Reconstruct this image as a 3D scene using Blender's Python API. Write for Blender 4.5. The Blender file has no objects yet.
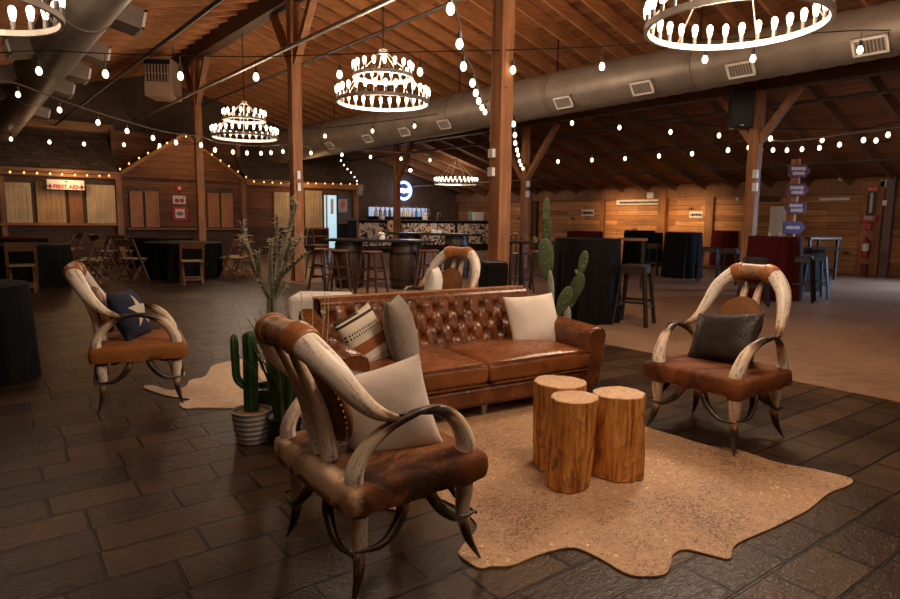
import bpy, bmesh, math, random
from mathutils import Vector, Matrix, noise as mnoise
random.seed(7)
C = bpy.context.scene.collection
PI = math.pi
# ------------------------------------------------------------------ camera frame
TH = math.radians(39.1); F = 625.0; H = 1.3; ROLL = 0.0125
PITCH = math.atan((299.5-219.8)/F)
cyw, syw = math.cos(TH), math.sin(TH)
fw = Vector((syw*math.cos(PITCH), cyw*math.cos(PITCH), -math.sin(PITCH)))
rt0 = Vector((cyw, -syw, 0)); up0 = Vector((syw*math.sin(PITCH), cyw*math.sin(PITCH), math.cos(PITCH)))
rt = math.cos(ROLL)*rt0 + math.sin(ROLL)*up0
up = math.cos(ROLL)*up0 - math.sin(ROLL)*rt0
CAM = Vector((0, 0, H))
def ray(px, py): return fw + rt*((px-450)/F) + up*(-(py-299.5)/F)
def atz(px, py, z=0.0):
    r = ray(px, py); return CAM + r*((z-H)/r.z)
def atl(px, py, l):
    r = ray(px, py); return CAM + r*(l/r.y)
def ata(px, py, a):
    r = ray(px, py); return CAM + r*(a/r.x)
def atd(px, py, Z): return CAM + ray(px, py)*Z
def atp(px, py, p0, n):
    r = ray(px, py); return CAM + r*((Vector(p0)-CAM).dot(n)/r.dot(n))
cam = bpy.data.cameras.new('camera'); cam.sensor_width = 36; cam.lens = F/900*36; cam.clip_end = 200; cam.clip_start = .05
co = bpy.data.objects.new('camera', cam); C.objects.link(co)
m = Matrix((rt, up, -fw)).transposed().to_4x4(); m.translation = CAM; co.matrix_world = m
bpy.context.scene.camera = co
# ------------------------------------------------------------------ helpers
def tag(o, label=None, cat=None, group=None, kind=None):
    if label: o['label'] = label
    if cat: o['category'] = cat
    if group: o['group'] = group
    if kind: o['kind'] = kind
    return o
def empty(name, loc=(0,0,0), rz=0.0, label=None, cat=None, group=None):
    o = bpy.data.objects.new(name, None); C.objects.link(o); o.empty_display_size = .1
    o.location = loc; o.rotation_euler = (0,0,rz); return tag(o, label, cat, group)
def kids(o): return [c for c in bpy.data.objects if c.parent == o]
def copy_tree(o, parent=None):
    c = o.copy(); C.objects.link(c)
    if parent is not None: c.parent = parent
    for ch in list(o.children): copy_tree(ch, c)
    return c
def frame(t, ref=Vector((0,0,1))):
    t = t.normalized()
    if abs(t.dot(ref)) > .95: ref = Vector((1,0,0))
    a = t.cross(ref).normalized(); return a, t.cross(a).normalized()
def spline(pts, n=6, closed=False):
    P = [Vector(p) for p in pts]; out = []; N = len(P)
    for i in range(N if closed else N-1):
        if closed: p0,p1,p2,p3 = P[i-1],P[i],P[(i+1)%N],P[(i+2)%N]
        else: p0,p1,p2,p3 = P[max(i-1,0)],P[i],P[i+1],P[min(i+2,N-1)]
        for k in range(n):
            t = k/n
            out.append(.5*((2*p1)+(p2-p0)*t+(2*p0-5*p1+4*p2-p3)*t*t+(3*p1-p0-3*p2+p3)*t**3))
    if not closed: out.append(P[-1])
    return out
class MB:
    def __init__(s): s.v=[]; s.f=[]; s.m=[]; s.uv=[]
    def add(s, vs, fs, mi=0, uvs=None):
        b=len(s.v); s.v += [tuple(v) for v in vs]
        for i,f in enumerate(fs):
            s.f.append([b+k for k in f]); s.m.append(mi)
            s.uv.append(uvs[i] if uvs else [(0,0)]*len(f))
        return s
    def box(s, c, d, rot=None, mi=0):
        c=Vector(c); h=Vector(d)/2
        vs=[Vector((x*h.x,y*h.y,z*h.z)) for x in(-1,1) for y in(-1,1) for z in(-1,1)]
        if rot is not None: vs=[rot@v for v in vs]
        return s.add([c+v for v in vs],[(0,1,3,2),(4,6,7,5),(0,4,5,1),(2,3,7,6),(0,2,6,4),(1,5,7,3)],mi)
    def bb(s, x0,x1,y0,y1,z0,z1, mi=0): return s.box(((x0+x1)/2,(y0+y1)/2,(z0+z1)/2),(abs(x1-x0),abs(y1-y0),abs(z1-z0)),None,mi)
    def bar(s, p0, p1, w, h, mi=0, ref=Vector((0,0,1))):
        p0=Vector(p0);p1=Vector(p1);a,b=frame(p1-p0,ref);vs=[]
        for p in (p0,p1):
            for x,y in((-1,-1),(1,-1),(1,1),(-1,1)): vs.append(p+a*(x*w/2)+b*(y*h/2))
        return s.add(vs,[(0,1,2,3),(7,6,5,4),(0,4,5,1),(1,5,6,2),(2,6,7,3),(3,7,4,0)],mi)
    def tube(s, pts, r, n=10, mi=0, caps=True, flat=1.0, ref=Vector((0,0,1))):
        P=[Vector(p) for p in pts]; N=len(P)
        if not hasattr(r,'__len__'): r=[r]*N
        a,b=frame(P[1]-P[0],ref); base=len(s.v); L=[0]
        for i in range(1,N): L.append(L[-1]+(P[i]-P[i-1]).length)
        tot=L[-1] or 1; vs=[]
        for i in range(N):
            t=(P[min(i+1,N-1)]-P[max(i-1,0)]).normalized()
            a=(a-t*a.dot(t)).normalized(); b=t.cross(a)
            for k in range(n):
                th=2*PI*k/n; vs.append(P[i]+a*(r[i]*math.cos(th))+b*(r[i]*flat*math.sin(th)))
        fs=[];uvs=[]
        for i in range(N-1):
            for k in range(n):
                k2=(k+1)%n
                fs.append((i*n+k,i*n+k2,(i+1)*n+k2,(i+1)*n+k))
                u0,u1=L[i]/tot,L[i+1]/tot; uvs.append([(u0,k/n),(u0,(k+1)/n),(u1,(k+1)/n),(u1,k/n)])
        if caps:
            fs.append(tuple(range(n))[::-1]); uvs.append([(0,0)]*n)
            fs.append(tuple((N-1)*n+k for k in range(n))); uvs.append([(1,0)]*n)
        return s.add(vs,fs,mi,uvs)
    def cyl(s,p0,p1,r0,r1=None,n=16,mi=0): return s.tube([p0,p1],[r0,r0 if r1 is None else r1],n,mi)
    def lathe(s, prof, n=24, c=(0,0,0), mi=0, wob=None):
        c=Vector(c);vs=[];N=len(prof)
        for i,(r,z) in enumerate(prof):
            for k in range(n):
                th=2*PI*k/n; q=r*(wob(th,z) if wob else 1); vs.append(c+Vector((q*math.cos(th),q*math.sin(th),z)))
        fs=[];uvs=[]
        for i in range(N-1):
            for k in range(n):
                fs.append((i*n+k,i*n+(k+1)%n,(i+1)*n+(k+1)%n,(i+1)*n+k)); uvs.append([(k/n,i/N),((k+1)/n,i/N),((k+1)/n,(i+1)/N),(k/n,(i+1)/N)])
        if prof[0][0]>1e-5: fs.append(tuple(range(n))[::-1]); uvs.append([(0,0)]*n)
        if prof[-1][0]>1e-5: fs.append(tuple((N-1)*n+k for k in range(n))); uvs.append([(0,0)]*n)
        return s.add(vs,fs,mi,uvs)
    def prism(s, poly, z0, z1, mi=0, M=None):
        n=len(poly); vs=[Vector((x,y,z0)) for x,y in poly]+[Vector((x,y,z1)) for x,y in poly]
        if M is not None: vs=[M@v for v in vs]
        fs=[tuple(range(n))[::-1],tuple(range(n,2*n))]+[(i,(i+1)%n,n+(i+1)%n,n+i) for i in range(n)]
        return s.add(vs,fs,mi)
    def ring(s, R, w, h, z=0, n=48, mi=0, c=(0,0)):
        pr=[(R-w/2,z),(R+w/2,z),(R+w/2,z+h),(R-w/2,z+h)]; vs=[]
        for r,zz in pr:
            for k in range(n): vs.append((c[0]+r*math.cos(2*PI*k/n),c[1]+r*math.sin(2*PI*k/n),zz))
        fs=[(j*n+k,j*n+(k+1)%n,((j+1)%4)*n+(k+1)%n,((j+1)%4)*n+k) for j in range(4) for k in range(n)]
        return s.add(vs,fs,mi)
    def sphere(s,c,r,n=10,mi=0,sc=(1,1,1)):
        pr=[]; vs=[];c=Vector(c);m_=max(4,n//2)
        for i in range(m_+1):
            a=-PI/2+PI*i/m_
            for k in range(n):
                t=2*PI*k/n; vs.append(c+Vector((r*sc[0]*math.cos(a)*math.cos(t),r*sc[1]*math.cos(a)*math.sin(t),r*sc[2]*math.sin(a))))
        return s.add(vs,[(i*n+k,i*n+(k+1)%n,(i+1)*n+(k+1)%n,(i+1)*n+k) for i in range(m_) for k in range(n)],mi)
    def mesh(s, name, mats, smooth=False, weld=True):
        me=bpy.data.meshes.new(name); me.from_pydata(s.v,[],s.f)
        if not isinstance(mats,(list,tuple)): mats=[mats]
        for x in mats: me.materials.append(x)
        uvl=me.uv_layers.new(name='UVMap'); k=0
        for p,u,mi in zip(me.polygons,s.uv,s.m):
            p.material_index=mi
            for j in range(p.loop_total): uvl.data[p.loop_start+j].uv=u[j]
        bm=bmesh.new(); bm.from_mesh(me)
        if weld: bmesh.ops.remove_doubles(bm,verts=bm.verts,dist=1e-5)
        bmesh.ops.recalc_face_normals(bm,faces=bm.faces)
        bm.to_mesh(me); bm.free()
        if smooth:
            for p in me.polygons: p.use_smooth=True
            try: me.set_sharp_from_angle(angle=math.radians(smooth if smooth is not True else 40))
            except Exception: pass
        me.update(); return me
    def build(s, name, mats, parent=None, smooth=False, bevel=0, label=None, cat=None, group=None, kind=None, loc=None):
        o=bpy.data.objects.new(name, s.mesh(name,mats,smooth)); C.objects.link(o)
        if parent is not None: o.parent=parent
        if loc is not None: o.location=loc
        if bevel:
            b=o.modifiers.new('bevel','BEVEL'); b.width=bevel; b.segments=2; b.limit_method='ANGLE'; b.angle_limit=math.radians(40); 
        return tag(o,label,cat,group,kind)
def inst(name, me, parent=None, loc=(0,0,0), rz=0, **k):
    o=bpy.data.objects.new(name,me); C.objects.link(o)
    if parent is not None: o.parent=parent
    o.location=loc; o.rotation_euler=(0,0,rz); return tag(o,**k) if k else o
# ------------------------------------------------------------------ materials
def nm(name):
    mt=bpy.data.materials.new(name); mt.use_nodes=True; nt=mt.node_tree
    return mt,nt,nt.nodes['Principled BSDF']
def N(nt,t,**k):
    n=nt.nodes.new(t)
    for a,b in k.items(): setattr(n,a,b)
    return n
def c4(c): return (c[0],c[1],c[2],1)
def ramp(nt, fac, stops, interp='LINEAR'):
    r=N(nt,'ShaderNodeValToRGB'); r.color_ramp.interpolation=interp; e=r.color_ramp.elements
    while len(e)<len(stops): e.new(.5)
    for x,(p,c) in zip(e,stops): x.position=p; x.color=c4(c)
    nt.links.new(fac,r.inputs[0]); return r.outputs[0]
def math_(nt,op,a,b=None,c=None,clamp=False):
    n=N(nt,'ShaderNodeMath',operation=op); n.use_clamp=clamp
    for i,x in enumerate((a,b,c)):
        if x is None: continue
        if hasattr(x,'is_output'): nt.links.new(x,n.inputs[i])
        else: n.inputs[i].default_value=x
    return n.outputs[0]
def mixc(nt,fac,a,b,mode='MIX'):
    n=N(nt,'ShaderNodeMix',data_type='RGBA',blend_type=mode)
    for s_,x in ((n.inputs[0],fac),(n.inputs[6],a),(n.inputs[7],b)):
        if hasattr(x,'is_output'): nt.links.new(x,s_)
        elif hasattr(x,'__len__'): s_.default_value=c4(x)
        else: s_.default_value=x
    return n.outputs[2]
def coord(nt, kind='Object', scale=(1,1,1), rot=(0,0,0)):
    t=N(nt,'ShaderNodeTexCoord'); mp=N(nt,'ShaderNodeMapping'); mp.inputs['Scale'].default_value=scale; mp.inputs['Rotation'].default_value=rot
    nt.links.new(t.outputs[kind],mp.inputs[0]); return mp.outputs[0]
def noise(nt, vec, scale=5, detail=3, rough=.5, dist=0):
    n=N(nt,'ShaderNodeTexNoise'); n.inputs['Scale'].default_value=scale; n.inputs['Detail'].default_value=detail; n.inputs['Roughness'].default_value=rough; n.inputs['Distortion'].default_value=dist
    if vec is not None: nt.links.new(vec,n.inputs['Vector'])
    return n.outputs['Fac']
def bump(nt, bs, h, strength=.3, dist=.02):
    b=N(nt,'ShaderNodeBump'); b.inputs['Strength'].default_value=strength; b.inputs['Distance'].default_value=dist
    nt.links.new(h,b.inputs['Height']); nt.links.new(b.outputs[0],bs.inputs['Normal'])
def plain(name, col, rough=.5, metal=0, var=.12, scale=6, bmp=0, spec=.5, coat=0):
    mt,nt,bs=nm(name); n=noise(nt,coord(nt),scale,4)
    lo=tuple(c*(1-var*1.6) for c in col); hi=tuple(min(1,c*(1+var*1.6)) for c in col)
    nt.links.new(ramp(nt,n,[(.3,lo),(.7,hi)]),bs.inputs['Base Color'])
    bs.inputs['Roughness'].default_value=rough; bs.inputs['Metallic'].default_value=metal; bs.inputs['Specular IOR Level'].default_value=spec
    if coat: bs.inputs['Coat Weight'].default_value=coat; bs.inputs['Coat Roughness'].default_value=.2
    if bmp: bump(nt,bs,noise(nt,coord(nt),scale*6,4),bmp,.01)
    return mt
def emit(name, col, st):
    mt,nt,bs=nm(name); bs.inputs['Base Color'].default_value=c4(col); bs.inputs['Emission Color'].default_value=c4(col); bs.inputs['Emission Strength'].default_value=st; return mt
def planks(name, ax, w, L, c1, c2, rough=.6, gap=.006, grain=(1.2,30), bmp=.3, gapc=(.012,.006,.003), knots=0):
    """boards of width w and length L; ax: which object axes run along and across a board"""
    mt,nt,bs=nm(name); t=N(nt,'ShaderNodeTexCoord'); sp=N(nt,'ShaderNodeSeparateXYZ'); nt.links.new(t.outputs['Object'],sp.inputs[0])
    cb=N(nt,'ShaderNodeCombineXYZ'); nt.links.new(sp.outputs[ax[0]],cb.inputs[0]); nt.links.new(sp.outputs[ax[1]],cb.inputs[1])
    br=N(nt,'ShaderNodeTexBrick'); nt.links.new(cb.outputs[0],br.inputs['Vector']); br.offset=.37; br.inputs['Scale'].default_value=1
    br.inputs['Brick Width'].default_value=L; br.inputs['Row Height'].default_value=w; br.inputs['Mortar Size'].default_value=gap; br.inputs['Mortar Smooth'].default_value=.3; br.inputs['Bias'].default_value=0
    br.inputs['Color1'].default_value=c4(c1); br.inputs['Color2'].default_value=c4(c2); br.inputs['Mortar'].default_value=c4(gapc)
    mp=N(nt,'ShaderNodeMapping'); mp.inputs['Scale'].default_value=(grain[0],grain[1],1); nt.links.new(cb.outputs[0],mp.inputs[0])
    n=noise(nt,mp.outputs[0],1,5,.6,.4); n2=noise(nt,cb.outputs[0],.9,3)
    g=ramp(nt,n,[(.3,(.55,.55,.55)),(.7,(1.3,1.3,1.3))]); col=mixc(nt,1,br.outputs['Color'],g,'MULTIPLY')
    col=mixc(nt,1,col,ramp(nt,n2,[(.3,(.75,.72,.7)),(.7,(1.2,1.2,1.2))]),'MULTIPLY')
    if knots:
        vo=N(nt,'ShaderNodeTexVoronoi'); vo.inputs['Scale'].default_value=knots; mp2=N(nt,'ShaderNodeMapping'); mp2.inputs['Scale'].default_value=(.6,1.3,1); nt.links.new(cb.outputs[0],mp2.inputs[0]); nt.links.new(mp2.outputs[0],vo.inputs['Vector'])
        col=mixc(nt,ramp(nt,vo.outputs['Distance'],[(.05,(1,1,1)),(.14,(0,0,0))]),col,(.05,.02,.008))
    nt.links.new(col,bs.inputs['Base Color']); bs.inputs['Roughness'].default_value=rough
    h=math_(nt,'SUBTRACT',math_(nt,'MULTIPLY',n,.3),br.outputs['Fac']); bump(nt,bs,h,bmp,.01)
    return mt
def timber(name, c1, c2, sc=(14,14,1.2), rough=.65, bmp=.3):
    mt,nt,bs=nm(name); n=noise(nt,coord(nt,'Object',sc),1,5,.6,.6); n2=noise(nt,coord(nt,'Object'),1.3,2)
    col=ramp(nt,n,[(.3,c1),(.7,c2)]); col=mixc(nt,1,col,ramp(nt,n2,[(.3,(.75,.75,.75)),(.7,(1.2,1.2,1.2))]),'MULTIPLY')
    nt.links.new(col,bs.inputs['Base Color']); bs.inputs['Roughness'].default_value=rough; bump(nt,bs,n,bmp,.01); return mt
def horn_mat(name, k, dark=(.018,.013,.01)):
    """k: where along the horn (0 base, 1 tip) the cream turns dark"""
    mt,nt,bs=nm(name); t=N(nt,'ShaderNodeTexCoord'); sp=N(nt,'ShaderNodeSeparateXYZ'); nt.links.new(t.outputs['UV'],sp.inputs[0])
    oi=coord(nt,'Object',(9,9,9)); a=noise(nt,oi,1,3); 
    mp=N(nt,'ShaderNodeMapping'); mp.inputs['Scale'].default_value=(3.5,16,1); nt.links.new(t.outputs['UV'],mp.inputs[0]); st=noise(nt,mp.outputs[0],1,4,.6,.5)
    u=math_(nt,'ADD',sp.outputs[0],math_(nt,'MULTIPLY',math_(nt,'SUBTRACT',math_(nt,'ADD',a,st),1.0),.34))
    base=ramp(nt,u,[(max(0,k-.4),(.9,.79,.66)),(max(.01,k-.1),(.72,.53,.35)),(k,(.2,.1,.05)),(min(.99,k+.09),dark)])
    fine=noise(nt,oi,5.5,5,.7,.8)
    blot=ramp(nt,math_(nt,'ADD',math_(nt,'MULTIPLY',fine,.4),math_(nt,'MULTIPLY',st,.65)),[(.545,(0,0,0)),(.64,(1,1,1))])
    col=mixc(nt,math_(nt,'MULTIPLY',blot,.75),base,(.17,.085,.04))
    nt.links.new(col,bs.inputs['Base Color']); bs.inputs['Roughness'].default_value=.38; bump(nt,bs,st,.12,.01); return mt
def hide_mat(name, stops, scale=5, stretch=(1,1,1), rough=.75, fur=.35):
    mt,nt,bs=nm(name); v=coord(nt,'Object',stretch); n=noise(nt,v,scale,5,.6,.9); f=noise(nt,coord(nt,'Object',(30,90,60)),1,3,.6,1.5)
    col=ramp(nt,math_(nt,'ADD',math_(nt,'MULTIPLY',n,.8),math_(nt,'MULTIPLY',f,.2)),stops); nt.links.new(col,bs.inputs['Base Color']); bs.inputs['Roughness'].default_value=rough
    bs.inputs['Specular IOR Level'].default_value=.25; bump(nt,bs,f,fur,.008); return mt
def leather_mat(name, c1, c2, rough=.32, scale=7, bmp=.12):
    mt,nt,bs=nm(name); v=coord(nt); n=noise(nt,v,scale,5,.6,.5); f=noise(nt,v,90,3); w=noise(nt,v,24,4,.65,1.2)
    nt.links.new(ramp(nt,n,[(.3,c1),(.7,c2)]),bs.inputs['Base Color'])
    nt.links.new(ramp(nt,w,[(.35,(rough*.75,)*3),(.7,(rough*1.35,)*3)]),bs.inputs['Roughness'])
    bump(nt,bs,math_(nt,'ADD',math_(nt,'MULTIPLY',f,.25),w),bmp,.008); return mt
def cloth_mat(name, col, rough=.9, weave=220, bmp=.25, var=.1, sheen=0, spec=.4):
    mt,nt,bs=nm(name); v=coord(nt); n=noise(nt,v,weave,2); n2=noise(nt,v,6,3)
    lo=tuple(c*(1-var) for c in col); hi=tuple(min(1,c*(1+var)) for c in col)
    nt.links.new(mixc(nt,1,ramp(nt,n,[(.3,lo),(.7,hi)]),ramp(nt,n2,[(.3,(.9,.9,.9)),(.7,(1.08,1.08,1.08))]),'MULTIPLY'),bs.inputs['Base Color']); bs.inputs['Roughness'].default_value=rough; bs.inputs['Sheen Weight'].default_value=sheen; bs.inputs['Specular IOR Level'].default_value=spec; bump(nt,bs,n,bmp,.004); return mt
# ------------------------------------------------------------------ palette
M={}
def floor_mat():
    mt,nt,bs=nm('stamped_concrete'); t=N(nt,'ShaderNodeTexCoord'); v=t.outputs['Object']
    wn=N(nt,'ShaderNodeTexNoise'); wn.inputs['Scale'].default_value=3; wn.inputs['Detail'].default_value=3; nt.links.new(v,wn.inputs['Vector'])
    off=N(nt,'ShaderNodeVectorMath',operation='MULTIPLY_ADD'); nt.links.new(wn.outputs['Color'],off.inputs[0]); off.inputs[1].default_value=(.022,.022,0); nt.links.new(v,off.inputs[2])
    mp=N(nt,'ShaderNodeMapping'); mp.inputs['Rotation'].default_value=(0,0,math.radians(3.0)); mp.inputs['Location'].default_value=(.1,.05,0); nt.links.new(off.outputs[0],mp.inputs[0])
    def br(row,wd,ms,sq,o):
        b=N(nt,'ShaderNodeTexBrick'); nt.links.new(mp.outputs[0],b.inputs['Vector']); b.inputs['Scale'].default_value=1; b.inputs['Row Height'].default_value=row; b.inputs['Brick Width'].default_value=wd
        b.inputs['Mortar Size'].default_value=ms; b.inputs['Mortar Smooth'].default_value=.35; b.offset=o; b.squash=sq; b.squash_frequency=3; b.inputs['Color1'].default_value=c4((.026,.014,.0068)); b.inputs['Color2'].default_value=c4((.062,.035,.018)); b.inputs['Mortar'].default_value=c4((.004,.0024,.0015)); return b
    b1=br(.225,.36,.008,1.6,.36)
    n=noise(nt,v,2.2,5,.6,.3); mp2=N(nt,'ShaderNodeMapping'); mp2.inputs['Scale'].default_value=(16,40,1); mp2.inputs['Rotation'].default_value=(0,0,.5); nt.links.new(v,mp2.inputs[0]); n2=noise(nt,mp2.outputs[0],1,5,.6,1.2)
    n3=noise(nt,v,28,4,.7)
    col=mixc(nt,1,b1.outputs['Color'],ramp(nt,n,[(.3,(.62,.6,.58)),(.72,(1.45,1.4,1.3))]),'MULTIPLY'); col=mixc(nt,1,col,ramp(nt,n3,[(.3,(.75,.75,.75)),(.75,(1.3,1.3,1.3))]),'MULTIPLY')
    nt.links.new(col,bs.inputs['Base Color'])
    nt.links.new(ramp(nt,n,[(.3,(.3,.3,.3)),(.75,(.46,.46,.46))]),bs.inputs['Roughness']); bs.inputs['Specular IOR Level'].default_value=.27
    h=math_(nt,'ADD',math_(nt,'MULTIPLY',n2,.34),math_(nt,'MULTIPLY',n3,.3)); h=math_(nt,'SUBTRACT',h,math_(nt,'MULTIPLY',b1.outputs['Fac'],.9)); bump(nt,bs,h,.7,.016); return mt
M['stamp']=floor_mat()
def conc():
    mt,nt,bs=nm('brown_concrete'); v=coord(nt); n=noise(nt,v,.8,5,.6,.4); n2=noise(nt,v,9,4)
    col=mixc(nt,1,ramp(nt,n,[(.3,(.18,.1,.058)),(.7,(.27,.155,.095))]),ramp(nt,n2,[(.3,(.85,.85,.85)),(.7,(1.1,1.1,1.1))]),'MULTIPLY'); nt.links.new(col,bs.inputs['Base Color'])
    nt.links.new(ramp(nt,n2,[(.3,(.36,.36,.36)),(.7,(.5,.5,.5))]),bs.inputs['Roughness']); bump(nt,bs,n2,.06,.01); return mt
M['conc']=conc()
M['deck']=planks('roof_deck_boards',('Y','X'),.19,3.4,(.24,.088,.026),(.37,.145,.047),.7,.006,(1.2,26),.35,(.02,.009,.004),knots=1.1)
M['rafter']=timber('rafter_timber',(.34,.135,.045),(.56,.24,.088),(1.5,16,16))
M['rafter2']=timber('shaded_rafter_timber',(.15,.07,.032),(.25,.12,.055),(1.5,16,16))  # darker copy of the rafter timber; the aisle's dimness is put into its colour
M['beam']=timber('dark_beam',(.06,.03,.016),(.11,.055,.028),(14,1.2,14))
M['post']=timber('rough_post',(.21,.08,.03),(.46,.2,.078),(15,15,1.1),.75,.5)
M['brace']=timber('brace_timber',(.2,.085,.033),(.36,.16,.065),(8,8,8))
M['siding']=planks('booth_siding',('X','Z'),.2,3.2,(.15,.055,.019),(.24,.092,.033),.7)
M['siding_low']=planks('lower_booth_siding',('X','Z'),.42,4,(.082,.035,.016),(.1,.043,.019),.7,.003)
M['barn']=planks('right_wall_boards',('Y','Z'),.17,2.3,(.3,.125,.042),(.6,.29,.11),.65,.006,(1.2,24),.3,(.03,.013,.006),knots=1.5)
M['backwall']=plain('dark_back_wall',(.1,.062,.044),.85,var=.12,scale=2)
M['shingle']=planks('awning_shingles',('X','Y'),.14,.24,(.1,.072,.05),(.16,.115,.08),.9,.008,(20,20),.6,(.02,.014,.01))
M['trim']=timber('fascia_wood',(.24,.11,.045),(.38,.19,.085),(1.2,14,14))
M['trimv']=timber('trim_wood',(.22,.095,.038),(.36,.165,.07),(14,14,1.4))
M['rake']=timber('rake_wood',(.24,.1,.038),(.37,.17,.07),(3,10,3))
M['pine']=timber('pale_pine_shutter',(.55,.38,.2),(.78,.58,.34),(16,16,1.3),.55,.15)
M['pine_lit']=timber('inside_lit_pine_shutter',(.48,.26,.1),(.66,.4,.17),(16,16,1.3),.55,.15)  # pine copy with the orange light from inside put into its colour
M['brownshut']=timber('brown_stained_shutter',(.36,.14,.052),(.48,.2,.075),(16,16,1.3),.55,.15)
M['duct']=plain('galvanised_duct',(.3,.245,.2),.5,.4,.1,3)
M['ductjoint']=plain('duct_joint_band',(.25,.2,.165),.5,.4,.1,5)
M['grille']=plain('cream_vent_frame',(.93,.88,.8),.45,0,.04)
M['grillein']=plain('vent_slats',(.5,.44,.38),.5,.1,.1)
M['black']=plain('black_paint',(.012,.011,.011),.45,0,.1)
M['iron']=plain('dark_iron',(.03,.026,.024),.45,.6,.15)
M['pipe']=plain('dull_steel_pipe',(.34,.29,.25),.42,.7,.12)
M['pipedark']=plain('dark_pipe',(.1,.08,.065),.5,.5,.15)
M['white']=plain('white_paint',(.75,.73,.7),.5,0,.03)
M['red']=plain('red_paint',(.5,.03,.022),.4,0,.08)
M['heater']=plain('tan_heater_case',(.42,.28,.19),.5,.1,.06)
M['bulb']=emit('lit_bulb_glass',(1,.76,.48),5.0)
M['bulbs']=emit('lit_edison_glass',(1,.80,.58),5.0)
M['bulbw']=emit('lit_amber_bulb',(1,.5,.15),2.3)
M['clear']=plain('smoked_holder',(.12,.1,.085),.3,.4)
M['ringm']=plain('aged_steel_ring',(.42,.37,.32),.45,.35,.12)
# ------------------------------------------------------------------ setting: floor, walls, roof
RA=5.71; RZ=6.12; SL=.272; AW=18.9; LW=-7.5; YB=22.7; YF=-7.0; XF=5.45
def roofz(a): return RZ-SL*abs(a-RA)
MB().bb(LW,XF,YF,YB,-.12,0).build('floor',M['stamp'],kind='structure')
MB().bb(XF,AW,YF,YB,-.12,0).build('floor',M['conc'],kind='structure')
for s,e in ((1,AW+.4),(-1,LW-.4)):
    z1=roofz(e); mb=MB(); t=.06
    mb.add([(RA,YF,RZ),(RA,YB,RZ),(e,YB,z1),(e,YF,z1),(RA,YF,RZ+t),(RA,YB,RZ+t),(e,YB,z1+t),(e,YF,z1+t)],[(0,1,2,3),(7,6,5,4),(0,4,5,1),(2,6,7,3),(1,5,6,2),(3,7,4,0)])
    mb.build('ceiling',M['deck'],kind='structure')
def gable_wall(name,y0,y1,mat,x0=LW,x1=AW):
    xs=[x0]+([RA] if x0<RA<x1 else [])+[x1]; pf=[(x0,0)]+[(x1,0)]+[(x,roofz(x)) for x in xs[::-1]]
    M4=Matrix(((1,0,0,0),(0,0,1,0),(0,1,0,0),(0,0,0,1)))
    return MB().prism(pf,y0,y1,M=M4).build(name,mat,kind='structure')
gable_wall('wall_back',YB,YB+.15,M['backwall'])
gable_wall('wall_front',YF-.15,YF,M['backwall'])
MB().bb(LW-.15,LW,YF,YB,0,roofz(LW)).build('wall_left',M['backwall'],kind='structure')
MB().bb(AW,AW+.15,YF,YB,0,roofz(AW)).build('wall_right',M['barn'],kind='structure')
# rafters
SP=.61
def rafter(e,s0=RA,t=.05,mt=M['rafter']):
    mb=MB(); h=.24; z1=roofz(e); RZ=roofz(s0); RA=s0
    mb.add([(RA,-t/2,RZ-h),(RA,t/2,RZ-h),(e,t/2,z1-h),(e,-t/2,z1-h),(RA,-t/2,RZ),(RA,t/2,RZ),(e,t/2,z1),(e,-t/2,z1)],[(3,2,1,0),(4,5,6,7),(0,1,5,4),(2,3,7,6),(1,2,6,5),(3,0,4,7)])
    return mb.mesh('rafter',mt)
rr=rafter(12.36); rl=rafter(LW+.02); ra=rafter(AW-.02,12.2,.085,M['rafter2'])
y=-1.2
while y<YB-.1:
    inst('rafter',rr,None,(0,y,0),kind='structure')
    if y>3: inst('rafter',rl,None,(0,y,0),kind='structure')
    y+=SP
y=.2
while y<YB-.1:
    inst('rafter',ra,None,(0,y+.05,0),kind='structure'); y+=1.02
# beams
MB().bb(RA-.14,RA+.14,YF,YB,RZ-.24-.36,RZ-.24).build('trim_1',M['beam'],kind='structure')  # ridge beam: its shade is put into the dark timber colour
za=roofz(12.3)-.24
MB().bb(12.18,12.42,YF,YB,za-.3,za+.02).build('trim_2',M['beam'],kind='structure')
MB().bb(-.9-.12,-.9+.12,YF,YB,za-.3,za+.02).build('trim_3',M['beam'],kind='structure')
MB().bb(AW-.16,AW,YF,YB,2.1,2.46).build('trim_4',M['trimv'],kind='structure')
# posts
def post(x,y,h,w,label,braces=None,name='timber_post',bl=.75,ext=None):
    r=empty(name,(x,y,0),0,label,'post')
    mb=MB(); n=18
    vs=[];fs=[]
    for i in range(n+1):
        z=h*i/n
        for j,(sx,sy) in enumerate(((-1,-1),(1,-1),(1,1),(-1,1))):
            q=w/2+.004*math.sin(i*2.1+j); vs.append((sx*q,sy*q,z))
    for i in range(n):
        for j in range(4): fs.append((i*4+j,i*4+(j+1)%4,i*4+4+(j+1)%4,i*4+4+j))
    fs.append((3,2,1,0)); fs.append(tuple(n*4+j for j in range(4)))
    mb.add(vs,fs).build('shaft',M['post'],r,bevel=.012)
    for d in (braces or []):
        MB().bar((0,d*w*.4,h-bl*1.25),(0,d*(bl),h-.02),.12,.14,ref=Vector((1,0,0))).build('brace',M['brace'],r)
    return r
zb=RZ-.6
post(5.645,5.955,zb,.205,'thick rough wooden post in the middle, nearest post, behind the sofa',(1,-1))
post(RA,12.05,zb,.21,'tall wooden post behind the spiky tall cactus, with two roof braces',(1,-1),bl=.95)
post(RA,18.15,zb,.19,'wooden post in front of the gabled booth with brown shutters',(1,-1),bl=.95)
p755=post(12.21,5.83,za-.3,.2,'wooden post with the black loudspeaker, behind the burgundy draped table',(1,-1),bl=.74)
p523=post(12.3,12.0,za-.3,.17,'slim wooden post just right of the thick middle post, with a brace',(-1,1),bl=1.1)
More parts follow.
